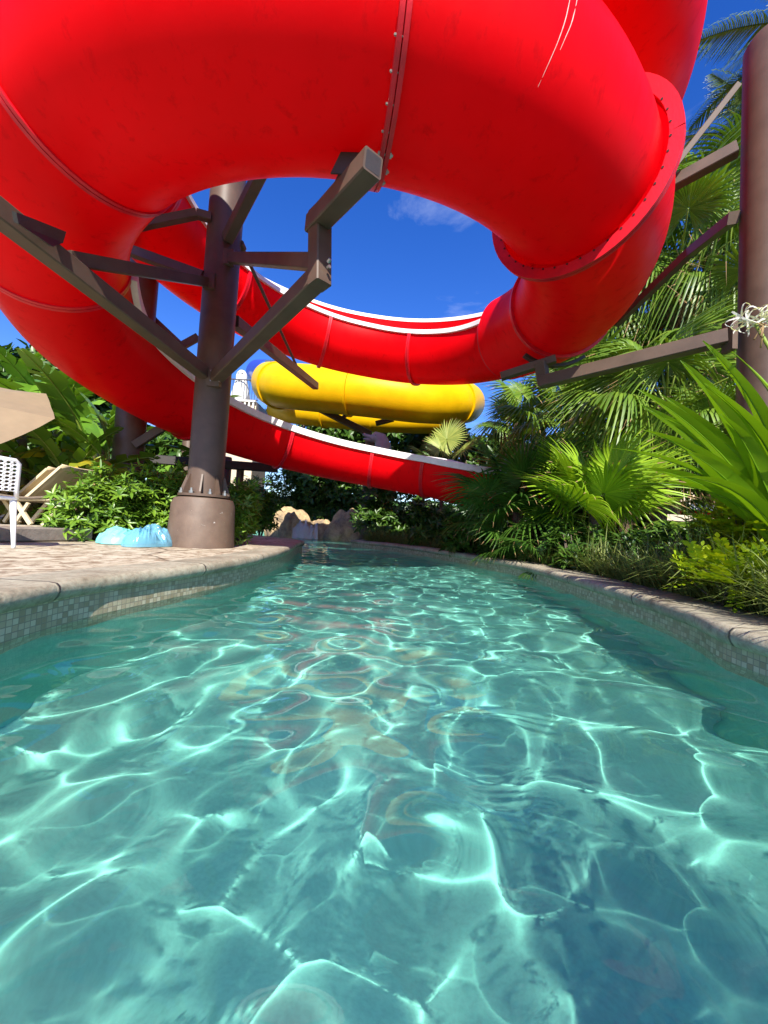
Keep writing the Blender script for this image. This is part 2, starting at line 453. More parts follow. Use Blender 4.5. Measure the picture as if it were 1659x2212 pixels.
# ------------------------------------------------------------------ pool outline
DECK_Z, KERB_Z, GND_Z, FLOOR_Z = .23, .19, .13, -.95
Lpx = [(0, 1388), (150, 1343), (300, 1308), (450, 1274), (550, 1245), (610, 1219), (640, 1196)]
Lw = [at(x, y, z=0) for x, y in Lpx]
Lw = [(p.x, p.y) for p in Lw]
Rpx = [(1659, 1462), (1484, 1378), (1335, 1317), (1142, 1249), (1057, 1229), (950, 1207), (850, 1191), (765, 1181)]
Rw = [at(x, y, z=0) for x, y in Rpx]
Rw = [(p.x, p.y) for p in Rw]
tip = Lw[-1]
left = [(-1.45, -5.0), (-1.55, -1.5), (-1.63, .6)] + Lw + [(tip[0] - .02, tip[1] + .55), (tip[0] - .5, tip[1] + 1.3), (tip[0] - 1.6, tip[1] + 2.2), (-5.2, 12.0), (-5.6, 14.5)]
back = [(-4.2, 17.0), (-1.5, 17.8), (.6, 17.2), (.9, 15.0)]
rc = Rw[-1]
right = [(rc[0] + .25, rc[1] + 1.6), (rc[0] - .02, rc[1] + .35), (rc[0] + .02, rc[1])] + Rw[::-1][1:] + [(2.15, .4), (2.6, -2), (3.2, -5)]
left_c = crom(left, 8); right_c = crom(right, 8)
outline = np.vstack([left_c, np.array(back), right_c])

def offset_curve(c, d):
    t = np.gradient(c, axis=0); t /= np.linalg.norm(t, axis=1)[:, None]
    n = np.stack([-t[:, 1], t[:, 0]], 1)
    return c + n * d
def uv_sheet(name, cols, us, vs, m, parent=None, smooth=True):
    """sheet of len(cols) rows of points; uv in metres"""
    A = np.array(cols); nr, nc = A.shape[:2]
    i = np.arange(nr * nc).reshape(nr, nc)
    f = np.stack([i[:-1, :-1], i[:-1, 1:], i[1:, 1:], i[1:, :-1]], -1).reshape(-1, 4)
    me = bpy.data.meshes.new(name); me.from_pydata(A.reshape(-1, 3).tolist(), [], f.tolist())
    uv = me.uv_layers.new(name='UVMap')
    U = np.repeat(np.array(us)[:, None], nc, 1).reshape(-1) if np.ndim(us) == 1 else np.array(us).reshape(-1)
    V = np.tile(np.array(vs), nr)
    idx = np.zeros(len(me.loops), int); me.loops.foreach_get('vertex_index', idx)
    uv.data.foreach_set('uv', np.stack([U[idx], V[idx]], 1).reshape(-1).tolist())
    me.materials.append(m)
    if smooth: me.polygons.foreach_set('use_smooth', [True] * len(f))
    return link(name, me, parent)
def arclen(c): return np.concatenate([[0], np.cumsum(np.linalg.norm(np.diff(c, axis=0), axis=1))])

from mathutils.geometry import tessellate_polygon
def flat(name, loops, z, m):
    L3 = [[Vector((p[0], p[1], 0)) for p in lp] for lp in loops]
    tri = tessellate_polygon(L3)
    vs = [(p.x, p.y, z) for lp in L3 for p in lp]
    fs = []
    for t in tri:
        a, b, c = [Vector(vs[i]) for i in t]
        if (b - a).cross(c - a).z < 0: t = t[::-1]
        fs.append(tuple(t))
    me = bpy.data.meshes.new(name); me.from_pydata(vs, [], fs); me.materials.append(m)
    return link(name, me)

# ground (one sheet to the horizon with the pool cut out), deck, pool shell
big = [(-400, -300), (400, -300), (400, 700), (-400, 700)]
tag(flat('ground', [big, offset_curve(outline, 0).tolist()], GND_Z - .03, M['soil']), kind='structure')
li = offset_curve(left_c, .03)
dk = [tuple(p) for p in li if p[1] < tip[1] + 2.0]
deck_poly = dk + [(-3.0, tip[1] + 1.9), (-3.4, 5.55), (-4.2, 5.1), (-7, 5.4), (-14, 5.6), (-14, -5)]
dd = flat('deck', [deck_poly], DECK_Z - .006, M['deck']); tag(dd, kind='structure')
fl = flat('pool_floor', [[(-8, -7), (8, -7), (8, 19), (-8, 19)]], FLOOR_Z, M['floor']); tag(fl, kind='structure')
fl.cycles.is_caustics_receiver = True
s_all = arclen(outline)
pw = uv_sheet('pool_wall', np.stack([np.c_[outline, np.full(len(outline), z)] for z in (.16, -1.05)]).transpose(1, 0, 2)[::-1], s_all, [0, 1], M['floor'])
tag(pw, kind='structure'); pw.cycles.is_caustics_receiver = True
def tile_band(name, c, ztop):
    ci = offset_curve(c, -.006)
    o = uv_sheet(name, np.stack([np.c_[ci, np.full(len(ci), z)] for z in (ztop, -.17)]).transpose(1, 0, 2), arclen(c), [ztop, -.17], M['tile'])
    tag(o, kind='structure'); return o
tile_band('tile_band', left_c, DECK_Z - .085)
tile_band('tile_band', right_c, KERB_Z - .085)
def coping(name, c, ztop, width, tk=.095, over=.035):
    """rounded stone edging swept along the pool edge"""
    pr = [(0.0, -tk), (-over + .012, -tk), (-over - .004, -tk + .02), (-over - .012, -tk * .55), (-over - .004, -.022), (-over + .012, -.006), (-over + .05, 0), (width - .02, 0), (width, -.008), (width, -tk)]
    rows = []
    nrm = offset_curve(c, 1) - c
    s = arclen(c)
    for d, z in pr:
        j = .005 * np.array([noise.noise((a * 3, d * 9, z * 20)) for a in s])
        rows.append(np.c_[c + nrm * (d + j)[:, None], np.full(len(c), ztop + z) + j * .8])
    o = uv_sheet(name, np.stack(rows, 1), s, [0] * len(pr), M['coping'])
    me = o.data
    tag(o, kind='structure'); return o
left_f = crom(left, 30); right_f = crom(right, 30)
coping('coping', left_f[left_f[:, 1] < 12], DECK_Z, .30)
coping('coping', right_f, KERB_Z, .42)

# water surface: real waves, denser mesh close to the camera
W = []
wr = np.random.default_rng(31)
for lam, slope, n in ((1.2, .018, 6), (.42, .050, 12), (.26, .048, 16), (.16, .020, 14)):
    for k in range(n):
        a = wr.uniform(0, 2 * PI); l = lam * wr.uniform(.75, 1.3); kk = 2 * PI / l
        W.append((kk * math.cos(a), kk * math.sin(a), wr.uniform(0, 6.3), slope / kk * wr.uniform(.6, 1.2) * (2 / n) ** .5))
ys = [-4.6]
while ys[-1] < 17.7:
    y_ = ys[-1]; ys.append(y_ + (.08 if y_ < -.8 else (.0125 if y_ < 2.4 else .0125 + .011 * (y_ - 2.4))))
xs = [0.0]
while xs[-1] < 7: xs.append(xs[-1] + (.0135 if xs[-1] < 2.3 else .06))
xs = np.array([-x for x in xs[:0:-1]] + xs); ys = np.array(ys)
X, Y = np.meshgrid(xs, ys); Z = np.zeros_like(X)
fade = np.clip(1.15 - .03 * np.abs(Y - 2), .7, 1.1)
for kx, ky, p, a in W: Z += a * np.sin(kx * X + ky * Y + p)
Z *= fade
i = np.arange(X.size).reshape(X.shape)
f = np.stack([i[:-1, :-1], i[:-1, 1:], i[1:, 1:], i[1:, :-1]], -1).reshape(-1, 4)
# keep only the part of the sheet that lies in (or just under the edge of) the pool
def inside(px, py, poly):
    r = np.zeros(px.shape, bool); n = len(poly); j = n - 1
    for k in range(n):
        xi, yi = poly[k]; xj, yj = poly[j]
        c = ((yi > py) != (yj > py)) & (px < (xj - xi) * (py - yi) / (yj - yi + 1e-12) + xi)
        r ^= c; j = k
    return r
ins = inside(X.reshape(-1), Y.reshape(-1), offset_curve(outline, .05))
f = f[ins[f].any(1)]
used = np.unique(f); remap = np.full(X.size, -1); remap[used] = np.arange(len(used))
V = np.stack([X, Y, Z], -1).reshape(-1, 3)[used]
me = bpy.data.meshes.new('water'); me.from_pydata(V.tolist(), [], remap[f].tolist()); me.materials.append(M['water'])
me.polygons.foreach_set('use_smooth', [True] * len(me.polygons))
water = tag(link('water', me), kind='structure'); water.cycles.is_caustics_caster = True

# ------------------------------------------------------------------ red slide
#   angle (deg, position on the loop), radius, height of the tube's middle.  Falls as the angle falls.
HC = (-.60, 5.6)
TAB = [(372, 3.33, 6.25), (345, 3.33, 5.85), (300, 3.35, 5.50), (262, 3.3, 5.4), (225, 3.3, 5.35), (190, 3.3, 5.25), (155, 3.2, 5.10), (120, 3.15, 4.95), (90, 3.15, 4.78), (45, 3.15, 4.38),
       (0, 3.09, 4.06), (-45, 3.07, 3.89), (-82, 3.12, 3.83), (-123, 3.30, 3.72), (-145, 3.48, 3.42), (-165, 3.46, 3.02), (-185, 3.3, 2.82), (-203, 3.25, 2.68), (-238, 3.2, 2.45), (-275, 3.2, 2.2), (-300, 3.3, 2.0)]
TA = np.array(TAB)[::-1]
def hel(th):
    r = np.interp(th, TA[:, 0], TA[:, 1]); h = np.interp(th, TA[:, 0], TA[:, 2])
    a = R_(th)
    return np.array([HC[0] + r * math.cos(a), HC[1] + r * math.sin(a), h])
ths = np.arange(372, -300.1, -2.0)
raw = np.array([hel(t) for t in ths])
# upstream end runs back to its tower, downstream end runs off to the right behind the palms
up = []
d0 = raw[0] - raw[1]; d0 /= np.linalg.norm(d0)
for k in range(5, 0, -1): up.append(raw[0] + (d0 + np.array([0, 0, .10])) * .12 * k)
down = crom([raw[-1], (2.2, 8.15, 1.75), (3.8, 8.6, 1.6), (6.2, 8.8, 1.4), (9.5, 8.6, 1.2)], 16)[1:]
path = np.vstack([np.array(up), raw, down]); n_up = len(up)
ker = np.array([1, 4, 6, 4, 1]) / 16.0
for _ in range(6):
    pp = np.vstack([path[:1]] * 2 + [path] + [path[-1:]] * 2)
    path = sum(k * pp[i:i + len(path)] for i, k in enumerate(ker))
Tn = np.gradient(path, axis=0); Tn /= np.linalg.norm(Tn, axis=1)[:, None]
Out = np.cross(Tn, [0, 0, 1]); Out *= -1; Out /= np.linalg.norm(Out, axis=1)[:, None]   # away from the loop's middle
if np.dot(Out[n_up + 60], path[n_up + 60] - np.array([HC[0], HC[1], path[n_up + 60][2]])) < 0: Out *= -1
Up = np.cross(Out, Tn); Up *= np.sign(Up[:, 2])[:, None]
def idx_of(th): return n_up + int(round((372 - th) / 2.0))
TR = .68
slide = empty('water_slide', (HC[0], HC[1], 0), 'big red coiled water slide looping over the pool on brown steel columns', 'water slide')
def profile(kind):
    if kind == 'tube': return [(TR * math.cos(a), TR * math.sin(a)) for a in np.linspace(0, 2 * PI, 57)]
    hi = {'high': (.10, 1.0), 'low': (.02, .22)}[kind]
    p = [(-TR, hi[0])] + [(TR * math.cos(a), TR * math.sin(a)) for a in np.linspace(PI, 2 * PI, 33)]
    n = 8
    for k in range(1, n + 1):
        t = k / n; p.append((TR - .10 * t * t, hi[1] * t))
    return p
def sweep(i0, i1, prof, t=.025, closed=False):
    """double skin swept along the path"""
    prof = np.array(prof)
    d = np.gradient(prof, axis=0); d /= np.linalg.norm(d, axis=1)[:, None]
    nn = np.stack([d[:, 1], -d[:, 0]], 1)
    if closed: nn = prof / np.linalg.norm(prof, axis=1)[:, None]
    inner = prof - nn * t
    mb = MB(); k = len(prof); rows = []
    for i in range(i0, i1 + 1):
        o = path[i] + prof[:, :1] * Out[i] + prof[:, 1:] * Up[i]
        q = path[i] + inner[:, :1] * Out[i] + inner[:, 1:] * Up[i]
        rows.append(np.vstack([o, q[::-1]]))
    A = np.array(rows); w = 2 * k; L = len(rows)
    fs = []
    for a in range(L - 1):
        for b in range(w):
            if closed and b in (k - 1, w - 1): continue
            c = (b + 1) % w
            fs.append((a * w + b, a * w + c, (a + 1) * w + c, (a + 1) * w + b))
    for b in range(k - 1):
        fs.append((b, w - 1 - b, w - 2 - b, b + 1)); q = (L - 1) * w
        fs.append((q + b, q + b + 1, q + w - 2 - b, q + w - 1 - b))
    mb.add(A.reshape(-1, 3).tolist(), fs)
    return mb
def single_skin(i0, i1, TR=TR):
    mb = MB(); k = 56; an = np.linspace(0, 2 * PI, k, endpoint=False); rows = []
    for i in range(i0, i1 + 1):
        rows.append(path[i] + TR * (np.cos(an)[:, None] * Out[i] + np.sin(an)[:, None] * Up[i]))
    L = len(rows)
    mb.add(np.vstack(rows).tolist(), [(a * k + b, a * k + (b + 1) % k, (a + 1) * k + (b + 1) % k, (a + 1) * k + b) for a in range(L - 1) for b in range(k)])
    return mb
def ring(i, prof, r0, r1, t, off=0):
    """flange: prof scaled out from the tube skin"""
    mb = MB(); prof = np.array(prof)
    d = np.gradient(prof, axis=0); d /= np.linalg.norm(d, axis=1)[:, None]
    nn = np.stack([d[:, 1], -d[:, 0]], 1)
    k = len(prof); vs = []
    for s in (-t / 2 + off, t / 2 + off):
        for r in (r0, r1):
            q = prof + nn * r
            vs.append(path[i] + q[:, :1] * Out[i] + q[:, 1:] * Up[i] + Tn[i] * s)
    fs = []
    for b in range(k - 1):
        for a, c in ((0, 1), (1, 3), (3, 2), (2, 0)):
            fs.append((a * k + b, a * k + b + 1, c * k + b + 1, c * k + b))
    mb.add(np.vstack(vs).tolist(), fs)
    return mb
def frame_bar(i0, i1, pf, w, h):
    """rectangular rim along the edge, pf(i) = (out, up) of its middle"""
    mb = MB(); vs = []
    for i in range(i0, i1 + 1):
        a, b = pf(i)
        for x, y in ((-w/2, -h/2), (w/2, -h/2), (w/2, h/2 - .015), (w/2 - .015, h/2), (-w/2 + .015, h/2), (-w/2, h/2 - .015)):
            vs.append(path[i] + Out[i] * (a + x) + Up[i] * (b + y))
    n = i1 - i0 + 1
    fs = [(r * 6 + b, r * 6 + (b + 1) % 6, (r + 1) * 6 + (b + 1) % 6, (r + 1) * 6 + b) for r in range(n - 1) for b in range(6)]
    fs += [tuple(range(6))[::-1], tuple(range((n - 1) * 6, n * 6))]
    mb.add([tuple(v) for v in vs], fs); return mb
T0, T1 = 27, -151                     # closed tube between these angles
joints = [345, 305, 262, 222, 186, 148, 108, 68, T0, 0, -45, -82, -123, T1, -203, -238, -275, -300]
ii = [0] + [idx_of(t) for t in joints] + [len(path) - 34, len(path) - 18, len(path) - 1]
tt = [400] + joints + [-320, -340, -360]
for a in range(len(ii) - 1):
    i0, i1 = ii[a], ii[a + 1]
    tm = tt[a]
    if tm > 250: kind = 'tube'
    elif tm > T0: kind = 'high'
    elif tm > T1: kind = 'tube'
    else: kind = 'low'
    pr = profile(kind)
    tr_ = TR + .055 if tm in (T0, 0) else TR
    if tr_ != TR: pr = [(x_ * tr_ / TR, y_ * tr_ / TR) for x_, y_ in pr]
    sec = (single_skin(i0, i1, tr_) if kind == 'tube' else sweep(i0, i1, pr)).wbuild('flume_section', M['red'], slide, angle=50)
    if kind != 'tube':
        hi = {'high': (.10, 1.0, .09, .09), 'low': (.02, .22, .13, .13)}[kind]
        frame_bar(i0, i1, lambda i: (-TR - .005, hi[0] + .02), hi[2], hi[3]).wbuild('rim', M['white'], sec)
        frame_bar(i0, i1, lambda i: (TR - .09, hi[1] + .02), hi[2], hi[3]).wbuild('rim', M['white'], sec)
    # joint at the end of this section
    if a < len(ii) - 2:
        big_f = tt[a + 1] == -45
        f1 = .09 if big_f else (.042 if tt[a + 1] == -82 else (.015 if tt[a + 1] in (-123, T1) else .045))
        fl_o = ring(i1, pr, -.01, f1, .03, .016).wbuild('flange', M['red_flange'], sec, angle=40)
        ring(i1, pr, -.01, f1, .03, -.022).wbuild('flange', M['red_flange'], sec, angle=40)
        if tt[a + 1] in (-45, -82):
            for q in np.arange(150, 385, 9 if big_f else 11):
                an = R_(q); rr = TR + .055 if big_f else TR + .024
                c = path[i1] + (Out[i1] * math.cos(an) + Up[i1] * math.sin(an)) * rr
                tt_ = Tn[i1]
                mb = MB()
                if big_f:
                    mb.tube([c + tt_ * .02, c + tt_ * .036], .010, 6); mb.wbuild('bolt', M['hole_shade'], fl_o)  # solid dark pegs, coloured as the shade inside bolt holes
                else:
                    g_ = 1.0 if int(q) in (249, 260, 194, 271) else .55
                    mb.tube([c - tt_ * .06 * g_, c + tt_ * .045], .008 * g_, 6); mb.tube([c + tt_ * .03, c + tt_ * .042], .015 * g_, 6); mb.tube([c - tt_ * .05 * g_, c - tt_ * .03 * g_], .018 * g_, 6)
                    mb.wbuild('bolt', M['bolt'], fl_o)

# two long pale scratches on the near tube
from mathutils.bvhtree import BVHTree
near = [o for o in kids(slide) if True]
bt = []
for o in near:
    me_ = o.data; bt.append((BVHTree.FromPolygons([v.co.copy() for v in me_.vertices], [tuple(p.vertices) for p in me_.polygons]), o))
def hit(px, py):
    best = None; d = ray(px, py).normalized()
    for t_, o in bt:
        q = t_.ray_cast(Vector((0, 0, CAM_Z)), d)
        if q[0] is not None and (best is None or q[3] < best[3]): best = (*q, o)
    return best
for pts_ in ([(1232, -10), (1222, 40), (1206, 88), (1186, 135), (1162, 188)], [(1248, -10), (1236, 45), (1222, 80), (1210, 108)]):
    hs_ = [hit(*p) for p in pts_]
    if all(hs_):
        c_ = crom([h[0] - ray(*p).normalized() * .001 for h, p in zip(hs_, pts_)], 6)
        mb = MB(); n_ = len(c_); mb.tube([tuple(p) for p in c_], [.0035 * (1 - .8 * k / n_) for k in range(n_)], 5); mb.wbuild('scratch', M['scratch'], hs_[0][4])

# ------------------------------------------------------------------ brown steel columns
CX, CY = -2.32, 4.95
def column(x, y, r, ztop, zbase, label, group, base=None):
    root = empty('support_column', (x, y, zbase), label, 'column', group)
    mb = MB(); mb.lathe([(r, 0), (r, ztop - zbase), (r * .93, ztop - zbase + .03), (0, ztop - zbase + .05)], 40)
    mb.build('pole', M['steel'], root, angle=40)
    return root
col1 = column(CX, CY, .215, 8.2, DECK_Z, 'tall brown steel slide column standing on a chipped round concrete base by the pool', 'brown steel slide columns')
mb = MB(); mb.lathe([(.40, -.02), (.375, .53), (.345, .60), (.22, .625)], 56)
pb = mb.build('pedestal', M['concrete_brown'], col1, angle=50)
mb = MB(); mb.lathe([(.31, .625), (.31, .655), (.21, .656)], 40); bpl = mb.build('base_plate', M['steel'], col1, angle=40)
for k in range(8):
    a = 2 * PI * k / 8 + .25
    d = Vector((math.cos(a), math.sin(a), 0)); n = Vector((-d.y, d.x, 0)) * .02
    mb = MB(); mb.prism([d * .21 + Vector((0, 0, .655)) - n / 2, d * .30 + Vector((0, 0, .655)) - n / 2, d * .30 + Vector((0, 0, .68)) - n / 2, d * .225 + Vector((0, 0, .90)) - n / 2, d * .21 + Vector((0, 0, .90)) - n / 2], n)
    mb.build('gusset', M['steel'], bpl)
    a += PI / 8; d = Vector((math.cos(a), math.sin(a), 0)) * .275
    mb = MB(); mb.tube([d + Vector((0, 0, .655)), d + Vector((0, 0, .72))], .014, 6); mb.tube([d + Vector((0, 0, .655)), d + Vector((0, 0, .685))], .026, 6)
    mb.build('anchor_bolt', M['bolt'], bpl)
def arm(root, pts, w=.14, h=.14, name='arm', m='steel', up=(0, 0, 1)):
    mb = MB()
    for a, b in zip(pts[:-1], pts[1:]): mb.bar(a, b, w, h, up)
    return mb.wbuild(name, M[m], root)
def rod(root, a, b, r=.022, name='tie_rod'):
    mb = MB(); a, b = Vector(a), Vector(b); mb.tube([a, b], r, 8); mb.tube([a, a + (b - a) * .03], r * 2, 8); mb.tube([b - (b - a) * .03, b], r * 2, 8)
    return mb.wbuild(name, M['steel'], root, angle=40)
def lug(root, c, s=.14):
    mb = MB(); mb.box(c, (s, s * .5, s * 1.4)); return mb.wbuild('bracket', M['steel'], root)
cz = lambda py: CAM_Z + (1118 - py) / FPX * 4.78
# arm to the seam over the pool
k1 = at(692, 590, y=2.95); k2 = at(690, 478, y=2.95); k3 = at(806, 352, y=2.35)
c0 = Vector((CX + .12, CY - .19, cz(812)))
arm(col1, [c0, k1 + Vector((.0, 0, -.02))]); arm(col1, [k1 + Vector((0, 0, -.10)), k2 + Vector((0, 0, .08))], .14, .14, up=(1, 1, 0))
arm(col1, [k2 + Vector((-.06, .06, -.0)), k3])
dk3 = (k3 - k2).normalized()
mb = MB(); mb.bar(k3 - dk3 * .01, k3 + dk3 * .002, .112, .112); mb.wbuild('end_shade_plate', M['steel_dark'], col1)  # dark plate stands in for the shaded hollow inside the arm's end
sm = k2.lerp(k3, .62) + Vector((0, 0, .07))
for o_ in (-.05, .05):
    mb = MB(); mb.prism([sm + Vector((-.13, o_ - .005, -.02)), sm + Vector((.13, o_ - .005, -.02)), sm + Vector((.06, o_ - .005, .16)), sm + Vector((-.06, o_ - .005, .16))], (0, .01, 0)); mb.wbuild('bracket', M['steel_dark'], col1)
for kk, vv in ((k1, Vector((.075, -.075, .0))), (k1, Vector((.075, -.075, .05))), (k2, Vector((.06, -.08, -.03)))):
    mb = MB(); mb.tube([kk + vv * .9, kk + vv * 1.15], .014, 6); mb.wbuild('bolt', M['bolt'], col1)
for zz in (c0.z - .06, c0.z + .06):
    for dx in (-.05, .05):
        mb = MB(); mb.tube([(c0.x + dx, c0.y + .0, zz), (c0.x + dx + .01, c0.y - .05, zz)], .014, 6); mb.wbuild('bolt', M['bolt'], col1)
arm(col1, [(CX + .16, CY - .14, cz(538)), k1 + Vector((-.05, .05, .12))], .09, .12, 'brace')
lug(col1, (CX + .15, CY - .16, cz(540))); lug(col1, (CX + .1, CY - .2, cz(815)), .16)
arm(col1, [(CX + .12, CY - .18, cz(500)), (-1.33, 4.0, 4.85), (-1.0, 3.4, 5.0)], .12, .14)
# arm towards the left near joint
e0 = at(0, 462, y=2.55)
c1 = Vector((CX - .03, CY - .215, cz(805)))
dirn = (e0 - c1)
arm(col1, [c1, e0 + dirn * .07], .15, .15)
j1 = c1 + dirn * .80
arm(col1, [(CX - .08, CY - .2, cz(602)), j1 + Vector((0, .05, .08))], .08, .11, 'brace')
lug(col1, (CX - .04, CY - .21, cz(602)))
arm(col1, [(CX - .16, CY - .14, cz(585)), at(250, 530, y=4.9) , at(200, 505, y=5.6)], .12, .12, 'brace')
arm(col1, [(CX - .1, CY - .19, cz(455)), at(425, 462, y=4.7), at(275, 492, y=4.5)], .09, .10, 'brace')
# bracket plate under the near left joint
pj = c1 + dirn * 1.02
mb = MB(); q = [at(25, 455, y=2.42), at(60, 468, y=2.55), at(135, 498, y=2.9), at(128, 522, y=2.9), at(105, 530, y=2.75), at(30, 480, y=2.45)]
mb.prism(q, (.02, .012, 0)); mb.wbuild('bracket', M['steel_dark'], col1)
# arm and tie rod out to the far joint
f0 = Vector((CX + .15, CY + .15, cz(672) + .1)); f1_ = at(682, 834, y=8.3)
arm(col1, [f0, f1_], .13, .15)
rod(col1, (CX + .2, CY + .03, cz(480)), at(652, 815, y=7.9), .026)

# far left column
fp = at(281, 940, y=6.6)
col2 = column(fp.x, fp.y, .235, 5.4, GND_Z - .05, 'lower brown steel column half hidden by banana plants and the shrub hedge', 'brown steel slide columns')
arm(col2, [Vector((fp.x + .18, fp.y - .14, at(290, 962, y=6.45).z)), at(350, 925, y=6.6), at(398, 893, y=6.85)], .13, .13)
mb = MB(); mb.prism([at(372, 905, y=6.75), at(385, 900, y=6.75), at(432, 905, y=6.75), at(420, 918, y=6.75), at(388, 922, y=6.75)], (0, .03, 0)); mb.wbuild('bracket', M['steel'], col2)
arm(col2, [Vector((fp.x, fp.y, 4.35)), at(330, 690, y=6.8), at(396, 752, y=7.0)], .1, .12)
arm(col2, [at(370, 760, y=6.95), at(428, 728, y=7.1)], .12, .12)
# right column
rp = Vector((3.47, 3.5, 0))
col3 = column(rp.x, rp.y, .215, at(1640, 92, y=3.5).z, GND_Z - .05, 'round capped brown steel column at the right with slide arms reaching left', 'brown steel slide columns')
a0 = at(1572, 728, y=3.62); a1 = at(1168, 826, y=4.75)
arm(col3, [a0, a1], .13, .14)
arm(col3, [a1 + Vector((.05, 0, -.03)), at(1168, 785, y=4.75)], .13, .13, up=(1, 1, 0))
arm(col3, [at(1200, 776, y=4.72), at(1082, 814, y=4.95)], .11, .09)
mb = MB(); mb.box((a0 + Vector((-.0, -.02, 0))), (.05, .12, .30)); mb.wbuild('bracket', M['steel'], col3)
it = idx_of(4)
mb = MB()
for k in range(14):
    an = R_(238 + 5 * k)
    for d in (0,):
        p0 = path[it] + (Out[it] * math.cos(an) + Up[it] * math.sin(an)) * (TR + .14)
        p1 = path[it] + (Out[it] * math.cos(an + R_(5)) + Up[it] * math.sin(an + R_(5))) * (TR + .14)
        mb.bar(p0, p1, .10, .05, up=(p0 - path[it]))
mb.wbuild('saddle', M['steel_dark'], col3)
arm(col3, [at(1592, 186, y=3.55), at(1440, 380, y=3.7)], .055, .07, 'brace', up=(.5, .3, 1))
arm(col3, [at(1592, 322, y=3.55), at(1430, 410, y=3.9)], .11, .12)
arm(col3, [at(1585, 470, y=3.6), at(1490, 545, y=4.6), at(1330, 700, y=5.6)], .09, .11, 'brace')
# ------------------------------------------------------------------ yellow slide far behind
def simple_tube(pts, r, n=10, seg=36):
    c = crom(pts, n); mb = MB(); mb.tube([tuple(p) for p in c], r, seg, cap=False)
    return mb, c
def flange_ring(c, i, r, w=.07, t=.08):
    mb = MB(); p = Vector(c[i]); d = Vector(c[min(i + 1, len(c) - 1)]) - Vector(c[max(i - 1, 0)]); d.normalize()
    mb.tube([p - d * t / 2, p - d * t / 2 + d * .001, p + d * t / 2 - d * .001, p + d * t / 2], [r, r + w, r + w, r], 36, cap=False); return mb
ysl = empty('water_slide', at(760, 960, y=13.5), 'yellow enclosed water slide coiling behind the red one', 'water slide')
yp = [at(590, 820, y=16.6), at(586, 824, y=15.2), at(592, 832, y=13.6), at(628, 835, y=12.7), at(700, 841, y=12.3), at(800, 850, y=12.0), at(900, 862, y=12.1), at(972, 868, y=12.8), at(1000, 870, y=14.0), at(1004, 874, y=15.6), at(985, 876, y=18)]
mb, yc = simple_tube(yp[1:], .74)
sec = mb.wbuild('flume_section', M['yellow'], ysl, smooth=True)
for i in (14, 36, 62): flange_ring(yc, i, .73).wbuild('flange', M['yellow'], sec, angle=40)
mb, yc2 = simple_tube([at(560, 806, y=18.5), at(572, 808, y=17.3), at(586, 812, y=15.6)], .62); mb.wbuild('blue_section', M['blue_plastic'], ysl, smooth=True)
mb, yc3 = simple_tube([at(600, 886, y=17.5), at(640, 889, y=16.0), at(720, 896, y=15.2), at(800, 904, y=15.0), at(880, 908, y=15.4), at(950, 912, y=16.8)], .52)
sec = mb.wbuild('flume_section', M['yellow'], ysl, smooth=True)
for i in (18, 30): flange_ring(yc3, i, .51).wbuild('flange', M['yellow'], sec, angle=40)
yq = at(806, 940, y=13.4)
col4 = column(yq.x, yq.y, .27, 3.6, GND_Z - .05, 'short brown steel column under the yellow slide', 'brown steel slide columns')
arm(col4, [at(800, 938, y=13.2), at(692, 884, y=12.5)], .16, .2)
arm(col4, [at(735, 905, y=12.8), at(768, 885, y=13.1)], .12, .12, 'brace')
arm(col4, [at(812, 915, y=13.2), at(850, 905, y=13.1)], .14, .16)
# two more posts and a dark beam behind the big column
for px, lab in ((405, 'thin pale brown post seen left of the big column behind the hedge'), (487, 'pale brown post seen right of the big column under the red slide')):
    q = at(px, 1000, y=10.2); column(q.x, q.y, .16, 3.2 if px < 450 else 2.2, GND_Z - .05, lab, 'brown steel slide columns')
q = at(520, 1006, y=9.4); column(q.x, q.y, .09, 1.95, GND_Z - .05, 'slim dark post under the low end of the dark beam', 'brown steel slide columns')
mb = MB(); mb.bar(at(300, 990, y=8.6), at(600, 1012, y=9.6), .16, .20)
tag(mb.build('steel_beam', M['steel_dark']), 'long dark horizontal steel beam behind the big column below the red slide', 'beam')

# raised terrace with fence and a ghost far behind
tq = at(512, 900, y=17.5)
tz = at(512, 862, y=17.0).z
mb = MB(); mb.box((tq.x - .1, 18.2, tz / 2), (2.1, 2.0, tz)); tag(mb.build('terrace', M['pale_wall']), kind='structure')
bal = empty('balustrade', (tq.x - .1, 17.1, tz - .75), 'white balustrade wall in front of the raised terrace', 'balustrade')
mb = MB(); mb.box((0, 0, .72), (2.1, .12, .08)); mb.build('top_rail', M['plaster'], bal)
mb = MB(); mb.box((0, 0, .03), (2.1, .12, .08)); mb.build('bottom_rail', M['plaster'], bal)
for k in range(11):
    mb = MB(); mb.lathe([(.03, .06), (.055, .2), (.03, .36), (.05, .55), (.03, .68)], 8, (-.95 + k * .19, 0, 0)); mb.build('baluster', M['plaster'], bal, smooth=True)
fe = empty('metal_fence', (tq.x - .1, 17.35, tz), 'black metal fence on the raised terrace behind the big column', 'fence')
mb = MB(); mb.bar((-1.05, 0, 1.02), (1.05, 0, 1.02), .05, .05); mb.bar((-1.05, 0, .1), (1.05, 0, .1), .04, .04); mb.build('rail', M['steel_dark'], fe)
mb = MB()
for k in range(17): mb.bar((-1.02 + k * .127, 0, .1), (-1.02 + k * .127, 0, 1.0), .02, .02)
mb.build('pickets', M['steel_dark'], fe)
gq = at(519, 860, y=17.7)
gh = empty('ghost_decoration', (gq.x, 17.7, tz), 'white sheet ghost decoration standing behind the terrace fence', 'decoration')
